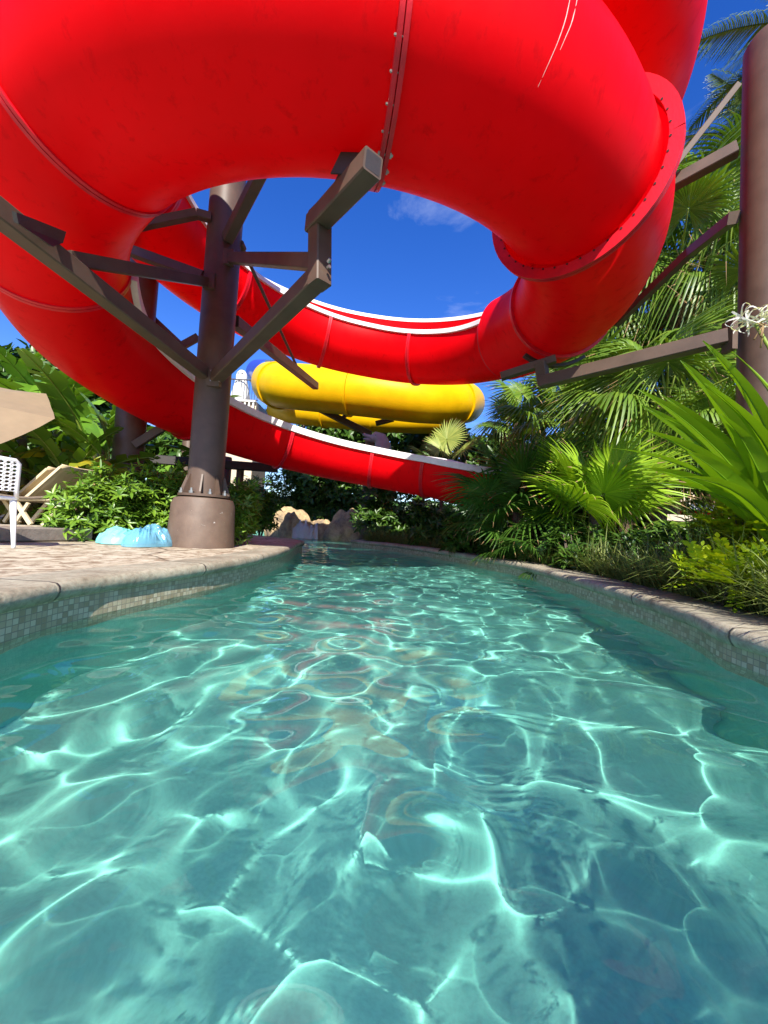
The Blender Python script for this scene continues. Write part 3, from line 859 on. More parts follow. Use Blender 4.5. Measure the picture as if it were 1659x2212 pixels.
mb = MB(); prof = [(.44, .0), (.40, .4), (.31, .9), (.25, 1.15), (.25, 1.3), (.21, 1.45), (.12, 1.56), (0, 1.60)]
mb.lathe(prof, 28)
mb.v = [(x * (1 + .10 * math.sin(7 * math.atan2(y, x)) * max(0, 1 - z)), y * (1 + .10 * math.sin(7 * math.atan2(y, x)) * max(0, 1 - z)), z) for x, y, z in mb.v]
mb.build('sheet', M['ghost'], gh, smooth=True)
for sx in (-.085, .085):
    mb = MB(); mb.lathe([(0, -.05), (.035, -.03), (.045, 0), (.035, .03), (0, .05)], 10); mb.v = [(x + sx, y * .4 - .225, z + 1.36) for x, y, z in mb.v]
    mb.build('eye', M['black'], gh, smooth=True)
mb = MB(); mb.lathe([(0, -.05), (.04, 0), (0, .05)], 10); mb.v = [(x, y * .4 - .245, z * 1.2 + 1.22) for x, y, z in mb.v]; mb.build('mouth', M['black'], gh, smooth=True)

# grey animal head statue
dq = at(822, 952, y=11.6)
dph = empty('dolphin_statue', dq - Vector((0, 0, .5)), 'small grey dolphin head statue beside the yellow slide column', 'statue')
mb = MB(); mb.tube([(.14, 0, -.9), (.12, 0, .0), (.08, 0, .35), (-.02, 0, .56), (-.17, 0, .60), (-.27, 0, .57), (-.33, 0, .60), (-.52, 0, .66), (-.56, 0, .67)], [.2, .27, .25, .21, .17, .11, .065, .045, .01], 14)
mb.tube([(-.22, 0, .50), (-.34, 0, .51), (-.50, 0, .53), (-.53, 0, .535)], [.07, .05, .032, .01], 10)
mb.build('body', M['dolphin'], dph, smooth=True)
mb = MB(); mb.lathe([(0, -.03), (.03, 0), (0, .03)], 8, (-.15, -.15, .62)); mb.build('eye', M['black'], dph, smooth=True)

# ------------------------------------------------------------------ rocks and waterfall
def rock(px0, px1, py0, py1, y, seed, label, sharp=.35):
    bm = bpy.data.meshes.new('rock')
    a = at(px0, py1, y=y); b = at(px1, py0, y=y)
    c = Vector(((a.x + b.x) / 2, y, -.05)); sx = (b.x - a.x) / 2; sz = b.z + .05
    import bmesh
    m = bmesh.new(); bmesh.ops.create_icosphere(m, subdivisions=5, radius=1)
    for v in m.verts:
        p = v.co.copy(); q = p * 1.1 + Vector((seed * 7.3, seed * 1.7, 0))
        n = noise.fractal(q, 1.0, 2.1, 5) * sharp * .48
        vor = noise.voronoi(q * 1.6)[0]; n += (vor[1] - vor[0]) * .15
        p *= (.82 + n)
        p.z = max(p.z, -.15)
        v.co = Vector((p.x * sx, p.y * sx * .75, max(-.1, p.z * sz)))
    m.to_mesh(bm); m.free(); bm.materials.append(M['rock'])
    bm.polygons.foreach_set('use_smooth', [True] * len(bm.polygons))
    try: bm.set_sharp_from_angle(angle=R_(35))
    except Exception: pass
    o = link('rock', bm); o.location = c
    return tag(o, label, 'rock', 'sandstone rocks at the waterfall')
rock(566, 690, 1092, 1160, 15.6, 1, 'tall ochre sandstone boulder left of the little waterfall')
rock(596, 660, 1100, 1162, 14.7, 2, 'low grey brown rock in front of the left boulder at the water')
rock(694, 806, 1095, 1162, 15.0, 3, 'broad tan boulder right of the little waterfall')
rock(655, 735, 1116, 1160, 15.9, 4, 'small flat ledge rock that the waterfall runs over')
wf = MB()
wr2 = random.Random(4)
for k in range(30):
    px = 640 + 52 * wr2.random()
    p0 = at(px, 1120 + 16 * wr2.random(), y=15.05 + .1 * wr2.random()); h = p0.z
    dx = wr2.uniform(-.15, .15); w = wr2.uniform(.012, .04); n = 8
    vs = []
    for i in range(n + 1):
        t = i / n; z = h * (1 - t * t * .6 - .4 * t); y = p0.y - .28 - .45 * t ** .7 + .02 * math.sin(9 * t + k)
        for s in (-1, 1): vs.append((p0.x + dx * t + s * w * (1 + t), y + s * .01, z + .01))
    wf.add(vs, [(2 * i, 2 * i + 1, 2 * i + 3, 2 * i + 2) for i in range(n)])
tag(wf.build('waterfall', M['foam'], None, smooth=True), kind='structure')

# ------------------------------------------------------------------ leaves
def np_mesh(name, parts, m, smooth=True):
    """parts: list of (verts array, faces list)"""
    vs = []; fs = []; n = 0
    for v, f in parts:
        vs.append(np.asarray(v, float)); fs += [tuple(i + n for i in q) for q in f]; n += len(v)
    me = bpy.data.meshes.new(name); me.from_pydata(np.vstack(vs).tolist(), [], fs)
    if m: me.materials.append(m)
    if smooth: me.polygons.foreach_set('use_smooth', [True] * len(me.polygons))
    return me
def fan_mesh(name, m, R=.8, nseg=38, span=310, split=.5, droop=.25, tipdroop=.3, fold=.30, L=.9, rise=.15, seed=0, petr=.011):
    """one fan leaf: stalk from the origin along +X, then the pleated fan"""
    r = random.Random(seed); vs = []; fs = []; dry = []
    n = 9
    da = R_(span) / nseg
    tilt = r.uniform(-.1, .1)
    for k in range(nseg):
        a = -R_(span) / 2 + (k + .5) * da
        ca, sa = math.cos(a), math.sin(a)
        Rk = R * (.80 + .20 * math.cos(a * .55)) * r.uniform(.93, 1.05)
        b = len(vs); jit = r.uniform(-.04, .04); dd = r.uniform(.7, 1.35)
        spl = split * r.uniform(.88, 1.1)
        for i in range(n):
            t = i / (n - 1); rr = .03 + Rk * t
            w = rr * math.tan(da / 2) if t <= spl else Rk * spl * math.tan(da / 2) * (1 - (t - spl) / (1 - spl)) ** .85
            z = -droop * R * t * t * (.55 + .45 * abs(math.sin(a)) ) - (tipdroop * R * dd * max(0, t - spl * .9) ** 1.6 * 2.2)
            rx = rr - .25 * tipdroop * R * max(0, t - spl) ** 1.5
            aa = a + jit * max(0, t - spl) * 2
            ca, sa = math.cos(aa), math.sin(aa)
            for s, zz in ((-1, -fold * w), (0, fold * w), (1, -fold * w)):
                vs.append((rx * ca - s * w * sa * .97, rx * sa + s * w * ca * .97, z + zz))
        for i in range(n - 1):
            p = b + 3 * i
            if i >= n - 2 and dd > 1.0: dry += [len(fs), len(fs) + 1]
            fs += [(p, p + 1, p + 4, p + 3), (p + 1, p + 2, p + 5, p + 4)]
    V = np.array(vs)
    # bend the blade up along x and move it to the end of the stalk
    V[:, 2] += .10 * np.abs(V[:, 1]) - .05 * V[:, 0]
    ang = -rise
    c, s = math.cos(ang), math.sin(ang)
    V = np.stack([V[:, 0] * c + V[:, 2] * s, V[:, 1], -V[:, 0] * s + V[:, 2] * c], 1)
    pts = [(L * t, 0, -.12 * L * t * t) for t in np.linspace(0, 1, 7)]
    end = pts[-1]
    V += np.array(end)
    mb = MB(); mb.tube(pts, [petr * (1.5 - .7 * t) for t in np.linspace(0, 1, 7)], 5)
    me = np_mesh(name, [(V, fs), (np.array(mb.v), mb.f)], m)
    me.materials.append(M['petiole'])
    nf = len(fs); mi = np.zeros(len(me.polygons), int); mi[nf:] = 1; me.materials.append(M['dry']); mi[dry] = 2; me.polygons.foreach_set('material_index', mi.tolist())
    return me
def feather_mesh(name, m, L=2.6, n=58, lf=.5, droop=.5, seed=0, hang=.55):
    """feather palm frond along +X"""
    r = random.Random(seed); parts = []
    ts = np.linspace(0, 1, 24)
    pts = [(L * t * (1 - .12 * t), 0, .25 * L * t - droop * L * t * t) for t in ts]
    mb = MB(); mb.tube(pts, [.022 * (1 - .85 * t) for t in ts], 5)
    vs = []; fs = []
    for k in range(n):
        t = .16 + .84 * k / (n - 1)
        x = L * t * (1 - .12 * t); z = .25 * L * t - droop * L * t * t
        l = lf * (math.sin(PI * min(1, .18 + t * .80)) ** .7) * r.uniform(.85, 1.1) + .06
        for s in (-1, 1):
            b = len(vs); m5 = 5; w0 = .017
            f = .55 + r.uniform(-.08, .08)
            for i in range(m5):
                u = i / (m5 - 1)
                px = x + l * u * f * (1 - .3 * u); py = s * l * u * (.80 - .25 * u * hang); pz = z + .10 * l * u - hang * l * u * u * r.uniform(.8, 1.1)
                w = w0 * (1 - u) ** .6 + .001
                vs += [(px - w, py, pz), (px + w, py, pz + .005)]
            fs += [(b + 2 * i, b + 2 * i + 1, b + 2 * i + 3, b + 2 * i + 2) for i in range(m5 - 1)]
    return np_mesh(name, [(np.array(vs), fs), (np.array(mb.v), mb.f)], m)
def blade_mesh(name, m, L, w, droop, seed=0, n=22, fold=.25, wav=.0, tear=0, stalk=.0, tipw=0, side=3, mid=None):
    """long leaf along +X with a midrib fold; tear > 0 splits it into strips like a banana leaf"""
    r = random.Random(seed); parts = []
    def spine(t):
        return np.array([L * t * (1 - .10 * abs(droop) * t), 0, .18 * L * t - droop * L * t ** 2.2])
    def width(t):
        u = (t - stalk) / (1 - stalk)
        if u < 0: return 0.008
        return w * (min(1, (u / .16)) ** .6) * (1 - max(0, (u - .45) / .55) ** 2.0) ** .8 + .002
    ph = r.uniform(0, 6)
    for s in (-1, 1):
        u0 = stalk; cuts = [stalk]
        while u0 < 1: 
            u0 += r.uniform(.05, .2) if tear else 2
            cuts.append(min(1, u0))
        for a, b in zip(cuts[:-1], cuts[1:]):
            k = max(3, int(n * (b - a)) + 2); vs = []; fs = []
            dr = r.uniform(0, .5) * tear; gap = .010 * tear
            for i in range(k):
                q = i / (k - 1)
                for j in range(side):
                    v = j / (side - 1)
                    t = a + (b - a) * q; sk = 0
                    if tear: t = min(1, max(0, t + (.5 - q) * gap * v * 2 + .05 * v))
                    p = spine(min(1, t)); ww = width(min(1, t if not tear else a + (b - a) * q))
                    up = fold * ww * v - (dr + .25 * abs(fold)) * ww * v * v * 1.2 + wav * math.sin(18 * t + ph + s) * v * w
                    vs.append(p + np.array([.15 * ww * v if tear else 0, s * ww * v * (1 - .25 * dr * v), up]))
            for i in range(k - 1):
                for j in range(side - 1):
                    o = i * side + j; fs.append((o, o + 1, o + side + 1, o + side) if s > 0 else (o, o + side, o + side + 1, o + 1))
            parts.append((np.array(vs), fs))
    nleaf = sum(len(f) for _, f in parts)
    mb = MB(); ts = np.linspace(0, 1, 12)
    mb.tube([spine(t) - np.array([0, 0, .012 if mid else .004]) for t in ts], [(.024 if tear else .010) * (1 - .9 * t) for t in ts], 5)
    parts.append((np.array(mb.v), mb.f))
    me = np_mesh(name, parts, m)
    if mid:
        me.materials.append(mid); mi = np.zeros(len(me.polygons), int); mi[nleaf:] = 1; me.polygons.foreach_set('material_index', mi.tolist())
    return me
def place(me, parent, loc, az, el, roll=0, sc=1, name='frond'):
    o = link(name, me, parent)
    o.matrix_local = Matrix.Translation(loc) @ Matrix.Rotation(az, 4, 'Z') @ Matrix.Rotation(-el, 4, 'Y') @ Matrix.Rotation(roll, 4, 'X') @ Matrix.Diagonal((sc, sc, sc, 1))
    return o
def trunk_mesh(h, r0, r1, lean=(0, 0), seed=0, rough=.15):
    r = random.Random(seed); mb = MB(); n = max(6, int(h * 7))
    pts = [(lean[0] * (i / n) ** 1.5, lean[1] * (i / n) ** 1.5, h * i / n) for i in range(n + 1)]
    rad = [(r0 + (r1 - r0) * i / n) * (1 + rough * r.uniform(-1, 1)) for i in range(n + 1)]
    mb.tube(pts, rad, 12); return mb, pts[-1]

FAN = {}
for key, mt, kw in (('bright', 'f_bright', dict(R=.95, L=.75, droop=.12, tipdroop=.22, nseg=40, split=.5, span=300)),
                    ('mid', 'f_mid', dict(R=.85, L=1.1, droop=.2, tipdroop=.5, nseg=38, split=.48)),
                    ('droop', 'f_mid', dict(R=1.25, L=1.5, droop=.35, tipdroop=1.25, nseg=42, split=.42, petr=.02)),
                    ('dark', 'f_dark', dict(R=.75, L=.7, droop=.15, tipdroop=.3, nseg=36, split=.42)),
                    ('pale', 'f_pale', dict(R=.95, L=1.0, droop=.05, tipdroop=.15, nseg=42, split=.55, span=330))):
    FAN[key] = [fan_mesh('frond', M[mt], seed=q * 5 + 1, **kw) for q in range(3)]
DEAD = [fan_mesh('frond', M['dry'], R=.9, L=.7, droop=.8, tipdroop=1.0, nseg=26, split=.3, seed=90)]

def fan_palm(base, crown_z, key, nf, label, sc=1.0, seed=0, tr=.13, elr=(-15, 80), dead=0, azs=None, lean=(0, 0), group='fan palms'):
    r = random.Random(seed)
    root = empty('fan_palm', base, label, 'palm', group)
    hz = crown_z - base.z
    mb, tp = trunk_mesh(hz, tr * 1.25, tr, lean, seed)
    tk = mb.build('trunk', M['trunk'], root, smooth=True)
    for k in range(nf):
        az = (k * 2.399 + r.uniform(-.25, .25)) if azs is None else R_(azs[k % len(azs)] + r.uniform(-8, 8))
        el = R_(elr[1] + (elr[0] - elr[1]) * ((k + .5) / nf) ** .9 + r.uniform(-6, 6))
        o = place(r.choice(FAN[key]), root, Vector(tp) + Vector((0, 0, -.1 + .1 * (1 - k / nf))), az, el, r.uniform(-.5, .5), sc * r.uniform(.82, 1.12))
    for k in range(dead):
        place(DEAD[0], root, Vector(tp) - Vector((0, 0, .12)), r.uniform(0, 6.3), R_(r.uniform(-60, -35)), r.uniform(-.3, .3), sc * .8, 'dead_frond')
    return root
def gp(px, y, z=None):
    p = at(px, 1150, y=y); return Vector((p.x, y, GND_Z - .03 if z is None else z))
# ------------------------------------------------------------------ palms on the right
fan_palm(gp(1285, 5.8), 1.0, 'bright', 15, 'bright green low fan palm with stiff leaves behind the right pool edge', .85, 3, .09, (8, 82), 2)
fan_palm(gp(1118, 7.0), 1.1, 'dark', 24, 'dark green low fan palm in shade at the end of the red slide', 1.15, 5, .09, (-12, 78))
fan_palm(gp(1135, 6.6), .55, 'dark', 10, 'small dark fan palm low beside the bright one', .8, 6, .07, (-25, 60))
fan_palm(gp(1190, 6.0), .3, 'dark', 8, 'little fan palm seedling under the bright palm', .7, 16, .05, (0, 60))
fan_palm(gp(950, 11.2), at(948, 995, y=11.2).z, 'pale', 4, 'single pale sunlit fan palm standing before the yellow slide', .74, 7, .06, (25, 84), azs=[80, 110, 20, 165])
fan_palm(gp(1232, 9.0), at(1232, 905, y=9).z, 'mid', 16, 'medium fan palm in the middle distance under the support arm', 1.0, 8, .12, (-30, 80), 2)
fan_palm(gp(1160, 10.5), at(1160, 905, y=10.5).z, 'mid', 15, 'fan palm right of the yellow slide with drooping leaves', 1.0, 9, .12, (-40, 75), 1)
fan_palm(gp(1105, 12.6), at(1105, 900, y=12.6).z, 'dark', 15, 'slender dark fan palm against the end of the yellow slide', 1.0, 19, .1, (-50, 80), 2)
fan_palm(gp(1432, 7.3), at(1432, 880, y=7.3).z, 'droop', 17, 'big shaggy fan palm with hanging leaf tips left of the right column', .85, 10, .23, (-18, 86), 4)
fan_palm(gp(1445, 9.2), at(1450, 600, y=9.2).z, 'droop', 18, 'tall fan palm with hanging leaf tips filling the space beside the red slide', 1.0, 12, .17, (-35, 85), 3)
fan_palm(gp(1345, 11.0), at(1330, 700, y=11).z, 'droop', 16, 'fan palm behind the lower bend of the red slide', .95, 13, .16, (-35, 80), 2)
fan_palm(gp(1540, 8.4), at(1545, 700, y=8.4).z, 'mid', 14, 'fan palm partly hidden behind the right column', 1.25, 14, .15, (-25, 80), 2)
fan_palm(gp(1600, 6.4), at(1600, 960, y=6.4).z, 'mid', 12, 'low fan palm behind the strap leaf lily', 1.0, 24, .15, (-25, 70), 1)
fan_palm(gp(1350, 7.2), 1.5, 'mid', 12, 'low fan palm behind the bright fan palm', 1.0, 25, .10, (-25, 75))
fan_palm(gp(1520, 10.0), at(1515, 480, y=10.0).z, 'droop', 17, 'tall fan palm with hanging tips close to the right column', 1.0, 31, .17, (-40, 85), 3)
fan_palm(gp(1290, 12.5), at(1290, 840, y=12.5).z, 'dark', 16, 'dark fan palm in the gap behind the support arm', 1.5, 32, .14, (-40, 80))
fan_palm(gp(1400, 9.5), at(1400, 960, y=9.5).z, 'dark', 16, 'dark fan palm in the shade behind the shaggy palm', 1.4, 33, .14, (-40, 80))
# unseen palm added behind the viewpoint so its crown shades the near pool floor
fan_palm(Vector((3.4, -3.3, GND_Z - .03)), 2.6, 'bright', 14, 'leaning fan palm added unseen behind the viewpoint to shade the pool floor', .42, 41, .09, (-20, 80), 0, None, (-2.2, -.02))
FEA = [feather_mesh('frond', M['feather'], 3.0, 60, .75, .45, q, .8) for q in range(3)]
def feather_palm(base, hz, nf, label, sc, seed, azs=None):
    r = random.Random(seed); root = empty('feather_palm', base, label, 'palm', 'feather palms')
    mb, tp = trunk_mesh(hz, .19, .13, (.2, 0), seed, .06); mb.build('trunk', M['trunk'], root, smooth=True)
    for k in range(nf):
        az = k * 2.399 if azs is None else R_(azs[k % len(azs)] + r.uniform(-10, 10))
        place(r.choice(FEA), root, tp, az, R_(75 - 85 * k / nf + r.uniform(-6, 6)), r.uniform(-.3, .3), sc * r.uniform(.85, 1.1))
    return root
p = at(1610, 330, y=9.5); feather_palm(Vector((p.x + .35, 9.5, GND_Z)), p.z, 18, 'feather palm with thin grey green leaflets behind the right column', .8, 1)
p = at(1700, 60, y=8.0); feather_palm(Vector((p.x + .5, 8.0, GND_Z)), p.z, 16, 'tall feather palm whose leaf tips show at the top right corner', .85, 2)
p = at(1640, 760, y=10.5); feather_palm(Vector((p.x + .4, 10.5, GND_Z)), p.z, 15, 'yellowing feather palm low behind the right column', .8, 4)

# ------------------------------------------------------------------ strap leaf lily with white flowers at the right edge
cr = [blade_mesh('leaf', M['crinum'], 1.35, .062, .46, q, 30, .42, .045, mid=None) for q in range(3)]
cb = Vector((2.78, 2.62, GND_Z))
lily = empty('spider_lily', cb, 'big strap leaf lily with white spidery flowers at the right edge', 'lily')
mb = MB(); mb.tube([(0, 0, 0), (.01, 0, .3), (.0, 0, .55)], [.07, .08, .05], 10); mb.build('stem', M['petiole'], lily, smooth=True)
rl = random.Random(8)
for px, py, yy in ((1352, 958, 2.75), (1368, 862, 2.6), (1384, 1008, 2.7), (1462, 800, 2.5), (1545, 742, 2.55), (1592, 748, 2.75), (1640, 770, 2.5), (1420, 880, 2.9), (1500, 850, 2.3), (1680, 800, 2.8), (1760, 900, 2.5), (1720, 980, 2.9), (1440, 985, 2.45), (1400, 930, 2.5), (1425, 1020, 2.6), (1480, 900, 2.7), (1530, 830, 2.9), (1610, 820, 2.3), (1480, 1010, 2.3), (1375, 905, 2.95), (1560, 900, 2.4), (1500, 960, 2.9), (1670, 880, 2.2)):
    b0 = cb + Vector((0, 0, .42)); e = at(px, py, y=yy); d = e - b0
    Ld = d.length
    az = math.atan2(d.y, d.x); el = math.asin(d.z / Ld)
    o = place(rl.choice(cr), lily, (0, 0, .42), az, el + R_(13), rl.uniform(-.7, .7), 1, 'leaf')
    k = Ld / 1.28; o.scale = (k, 1.0 * rl.uniform(.85, 1.1), 1)
top = at(1632, 700, y=2.45) - cb
mb = MB(); mb.tube([(.05, -.05, .4), (.10, -.12, top.z * .6), tuple(top)], [.014, .012, .010], 7); stk = mb.build('flower_stalk', M['petiole'], lily, smooth=True)
for k in range(7):
    r3 = rl; c = Vector(top) + Vector((r3.uniform(-.03, .03), r3.uniform(-.03, .03), r3.uniform(-.02, .03)))
    a0 = r3.uniform(0, 6.3); parts = []
    mb = MB()
    ax = Vector((math.cos(a0) * .6, math.sin(a0) * .6, r3.uniform(.1, .7))).normalized()
    c1_ = c + ax * .07
    mb.tube([c, c1_], [.004, .006], 5)
    s1 = ax.orthogonal().normalized(); s2 = ax.cross(s1)
    for j in range(6):
        a = j * PI / 3; d = s1 * math.cos(a) + s2 * math.sin(a); n = ax.cross(d)
        vs = []
        for i in range(7):
            t = i / 6; p = c1_ + d * (.085 * math.sin(t * 1.9) ) + ax * (.05 * math.sin(t * 2.6) - .05 * t * t); w = .006 * (1 - t) ** .5 + .001
            vs += [p - n * w, p + n * w]
        mb.add(vs, [(2 * i, 2 * i + 1, 2 * i + 3, 2 * i + 2) for i in range(6)])
    mb.build('flower', M['petal'], stk, smooth=True)
for k in range(5):
    mb = MB(); c = Vector(top) + Vector((rl.uniform(-.02, .02), rl.uniform(-.03, .01), 0)); e = c + Vector((rl.uniform(-.06, .06), rl.uniform(-.05, .02), -.10 - .06 * rl.random()))
    mb.tube([c, (c + e) / 2 + Vector((.02, -.01, .02)), e], [.004, .003, .006], 5); mb.build('wilted_flower', M['dry'], stk, smooth=True)

# ------------------------------------------------------------------ shrubs
def lance_cloud(name, m, blobs, nl, Ll, Lw, seed, whorl=6, up=.5, twigs=None):
    """leaf whorls spread through lumpy volumes; blobs: (centre, radii)"""
    r = np.random.default_rng(seed); vs = []; fs = []
    tot = sum(b[1][0] * b[1][2] for b in blobs)
    for c, rad in blobs:
        k = int(nl * rad[0] * rad[2] / tot / whorl) + 1
        for q in range(k):
            d = r.normal(size=3); d /= np.linalg.norm(d)
            if d[2] < -.35: d[2] *= -.6
            rr = r.uniform(.55, 1.02) ** .6 * (1 + .16 * noise.noise(Vector(d * 2.3) + Vector(c)))
            p = np.array(c) + d * np.array(rad) * rr
            ax = d * (1 - up) + np.array([0, 0, up]) + r.normal(size=3) * .25; ax /= np.linalg.norm(ax)
            s1 = np.cross(ax, [.3, .9, .2]); s1 /= np.linalg.norm(s1); s2 = np.cross(ax, s1)
            a0 = r.uniform(0, 6.3)
            for j in range(whorl):
                a = a0 + 2 * PI * j / whorl + r.uniform(-.3, .3); e = r.uniform(.1, .8)
                ld = (s1 * math.cos(a) + s2 * math.sin(a)) * math.cos(e) + ax * math.sin(e)
                n = np.cross(ld, np.cross(ax, ld)); n /= np.linalg.norm(n) + 1e-9; sd = np.cross(ld, n)
                L = Ll * r.uniform(.65, 1.2); w = Lw * r.uniform(.8, 1.15); b = len(vs)
                sag = r.uniform(.05, .4) * L
                vs += [p, p + ld * L * .35 + sd * w / 2 + n * (.12 * w), p + ld * L * .38 - n * .04 * L, p + ld * L * .35 - sd * w / 2 + n * (.12 * w),
                       p + ld * L * .72 + sd * w * .36 - n * (sag * .4), p + ld * L * .74 - n * (sag * .5 + .02 * L), p + ld * L * .72 - sd * w * .36 - n * (sag * .4), p + ld * L - n * sag]
                fs += [(b, b + 2, b + 1), (b, b + 3, b + 2), (b + 1, b + 2, b + 5, b + 4), (b + 2, b + 3, b + 6, b + 5), (b + 4, b + 5, b + 7), (b + 5, b + 6, b + 7)]
    return np_mesh(name, [(np.array(vs), fs)], m)
def shrub(px0, px1, ptop, y, label, m, nl, Ll, Lw, seed, group, whorl=6, depth=.8, zb=None, nb=7, name='shrub', cat='shrub', up=.5):
    a = at(px0, 1150, y=y); b = at(px1, 1150, y=y); t = at((px0 + px1) / 2, ptop, y=y)
    zb = GND_Z - .03 if zb is None else zb
    base = Vector(((a.x + b.x) / 2, y, zb)); hw = (b.x - a.x) / 2; H = t.z - zb
    r = random.Random(seed); blobs = []
    for k in range(nb):
        x = hw * (-.75 + 1.5 * (k + .5) / nb) + r.uniform(-.1, .1) * hw
        hh = H * r.uniform(.72, 1.0); rz = hh * r.uniform(.36, .5)
        blobs.append(((x, r.uniform(-.5, .5) * depth, hh - rz * .95), (hw * max(.30, 1.3 / nb) * r.uniform(.9, 1.2), depth * .55, rz)))
        blobs.append(((x + r.uniform(-.1, .1), r.uniform(-.6, .3) * depth, H * .24), (hw * max(.32, 1.4 / nb), depth * .6, H * .28)))
    root = empty(name, base, label, cat, group)
    o = link('foliage', lance_cloud('foliage', m, blobs, nl, Ll, Lw, seed, whorl, up), root)
    mb = MB()
    for k in range(5):
        x = r.uniform(-.6, .6) * hw
        mb.tube([(x * .4, 0, 0), (x * .8, r.uniform(-.1, .1), H * .35), (x, r.uniform(-.2, .2) * depth, H * .75)], [.02, .014, .006], 6)
    mb.build('stems', M['twig'], root, smooth=True)
    return root
G1 = 'leafy shrubs along the left deck'
shrub(150, 262, 1022, 5.0, 'light green leafy shrub beside the wooden rope post', M['shrub'], 2400, .13, .035, 1, G1, depth=.55)
shrub(225, 330, 1000, 5.45, 'leafy shrub behind the turquoise float left of the big column', M['shrub'], 2400, .13, .036, 2, G1, depth=.6)
shrub(300, 420, 1000, 5.75, 'darker leafy shrub right behind the concrete base', M['shrub'], 2600, .13, .036, 3, G1, depth=.6)
shrub(482, 548, 1030, 5.9, 'tall leafy shrub right of the concrete base', M['shrub'], 2200, .13, .036, 4, G1, depth=.6)
shrub(110, 210, 1012, 6.0, 'leafy shrub at the foot of the banana plants', M['shrub'], 1800, .14, .04, 5, G1, depth=.6)
G2 = 'dark shrubs behind the pool'
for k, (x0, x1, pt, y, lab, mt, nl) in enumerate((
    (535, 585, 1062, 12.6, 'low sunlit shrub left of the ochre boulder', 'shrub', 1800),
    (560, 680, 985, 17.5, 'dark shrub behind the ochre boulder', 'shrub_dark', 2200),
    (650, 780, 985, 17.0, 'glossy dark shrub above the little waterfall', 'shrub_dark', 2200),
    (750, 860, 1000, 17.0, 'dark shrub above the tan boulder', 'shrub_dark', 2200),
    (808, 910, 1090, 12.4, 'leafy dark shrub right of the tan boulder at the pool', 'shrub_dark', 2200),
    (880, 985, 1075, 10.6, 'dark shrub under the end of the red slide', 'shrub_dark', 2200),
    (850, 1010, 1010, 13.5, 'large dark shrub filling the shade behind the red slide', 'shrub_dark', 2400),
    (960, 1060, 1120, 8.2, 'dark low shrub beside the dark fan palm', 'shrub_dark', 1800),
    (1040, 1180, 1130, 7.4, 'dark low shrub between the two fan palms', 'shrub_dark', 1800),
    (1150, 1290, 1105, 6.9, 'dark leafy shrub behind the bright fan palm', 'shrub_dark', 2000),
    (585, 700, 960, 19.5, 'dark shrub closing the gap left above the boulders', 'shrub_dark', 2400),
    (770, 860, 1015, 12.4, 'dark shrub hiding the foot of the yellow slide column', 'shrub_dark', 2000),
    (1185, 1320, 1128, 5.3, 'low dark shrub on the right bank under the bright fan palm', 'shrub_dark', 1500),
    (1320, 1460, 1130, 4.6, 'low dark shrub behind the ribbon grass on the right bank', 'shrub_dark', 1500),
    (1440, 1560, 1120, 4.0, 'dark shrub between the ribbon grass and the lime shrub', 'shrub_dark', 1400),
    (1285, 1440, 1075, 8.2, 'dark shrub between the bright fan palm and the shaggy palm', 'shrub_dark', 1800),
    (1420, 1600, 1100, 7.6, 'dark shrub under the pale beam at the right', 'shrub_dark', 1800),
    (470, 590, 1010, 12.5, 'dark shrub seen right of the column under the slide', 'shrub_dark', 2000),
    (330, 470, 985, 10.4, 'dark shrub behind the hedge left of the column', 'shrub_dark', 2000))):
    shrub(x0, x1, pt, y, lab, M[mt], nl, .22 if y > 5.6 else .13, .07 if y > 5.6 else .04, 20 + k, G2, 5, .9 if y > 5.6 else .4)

# pinnate lime green shrub, right foreground
def pinnate_spray(mb_v, mb_f, p, d, L, r, n=7, ll=.055, lw=.026):
    d = d / np.linalg.norm(d); s = np.cross(d, [0, 0, 1]); s /= np.linalg.norm(s) + 1e-9; u = np.cross(s, d)
    for k in range(n):
        t = (k + 1) / n
        q = p + d * L * t - u * .25 * L * t * t
        for sd in ((-1, 1) if k < n - 1 else (0,)):
            ld = s * sd * .85 + d * (.45 if sd else 1.0) + u * r.uniform(-.25, .1); ld /= np.linalg.norm(ld)
            w = np.cross(ld, u); w /= np.linalg.norm(w) + 1e-9
            l = ll * r.uniform(.8, 1.15); ww = lw * r.uniform(.85, 1.1); b = len(mb_v)
            mb_v += [q, q + ld * l * .3 + w * ww * .42, q + ld * l * .65 + w * ww * .45, q + ld * l, q + ld * l * .65 - w * ww * .45, q + ld * l * .3 - w * ww * .42]
            mb_f.append((b, b + 1, b + 2, b + 3, b + 4, b + 5))
def lime_shrub(base, H, rad, n, seed, label):
    r = np.random.default_rng(seed); v = []; f = []; mb = MB()
    for k in range(n):
        d = r.normal(size=3); d[2] = abs(d[2]) * .8 + .1; d /= np.linalg.norm(d)
        p = np.array([0, 0, H * .42]) + d * np.array([rad, rad * .8, H * .58]) * r.uniform(.35, 1.0)
        dd = d + np.array([0, -.2, .1]) + r.normal(size=3) * .4
        pinnate_spray(v, f, p, dd, r.uniform(.12, .22), r)
        if k % 5 == 0: mb.tube([(0, 0, 0), tuple(p * .5 + r.normal(size=3) * .03), tuple(p)], [.012, .008, .003], 5)
    root = empty('shrub', base, label, 'shrub', 'lime green feathery shrubs')
    link('foliage', np_mesh('foliage', [(np.array(v), f)], M['lime'], False), root); mb.build('stems', M['twig'], root, smooth=True)
lime_shrub(Vector((2.92, 2.95, GND_Z)), 1.0, .45, 420, 3, 'yellow green feathery leaved shrub below the lily at the right edge')
lime_shrub(Vector((2.55, 2.72, GND_Z)), .45, .36, 220, 4, 'low yellow green shrub spilling toward the right pool edge')
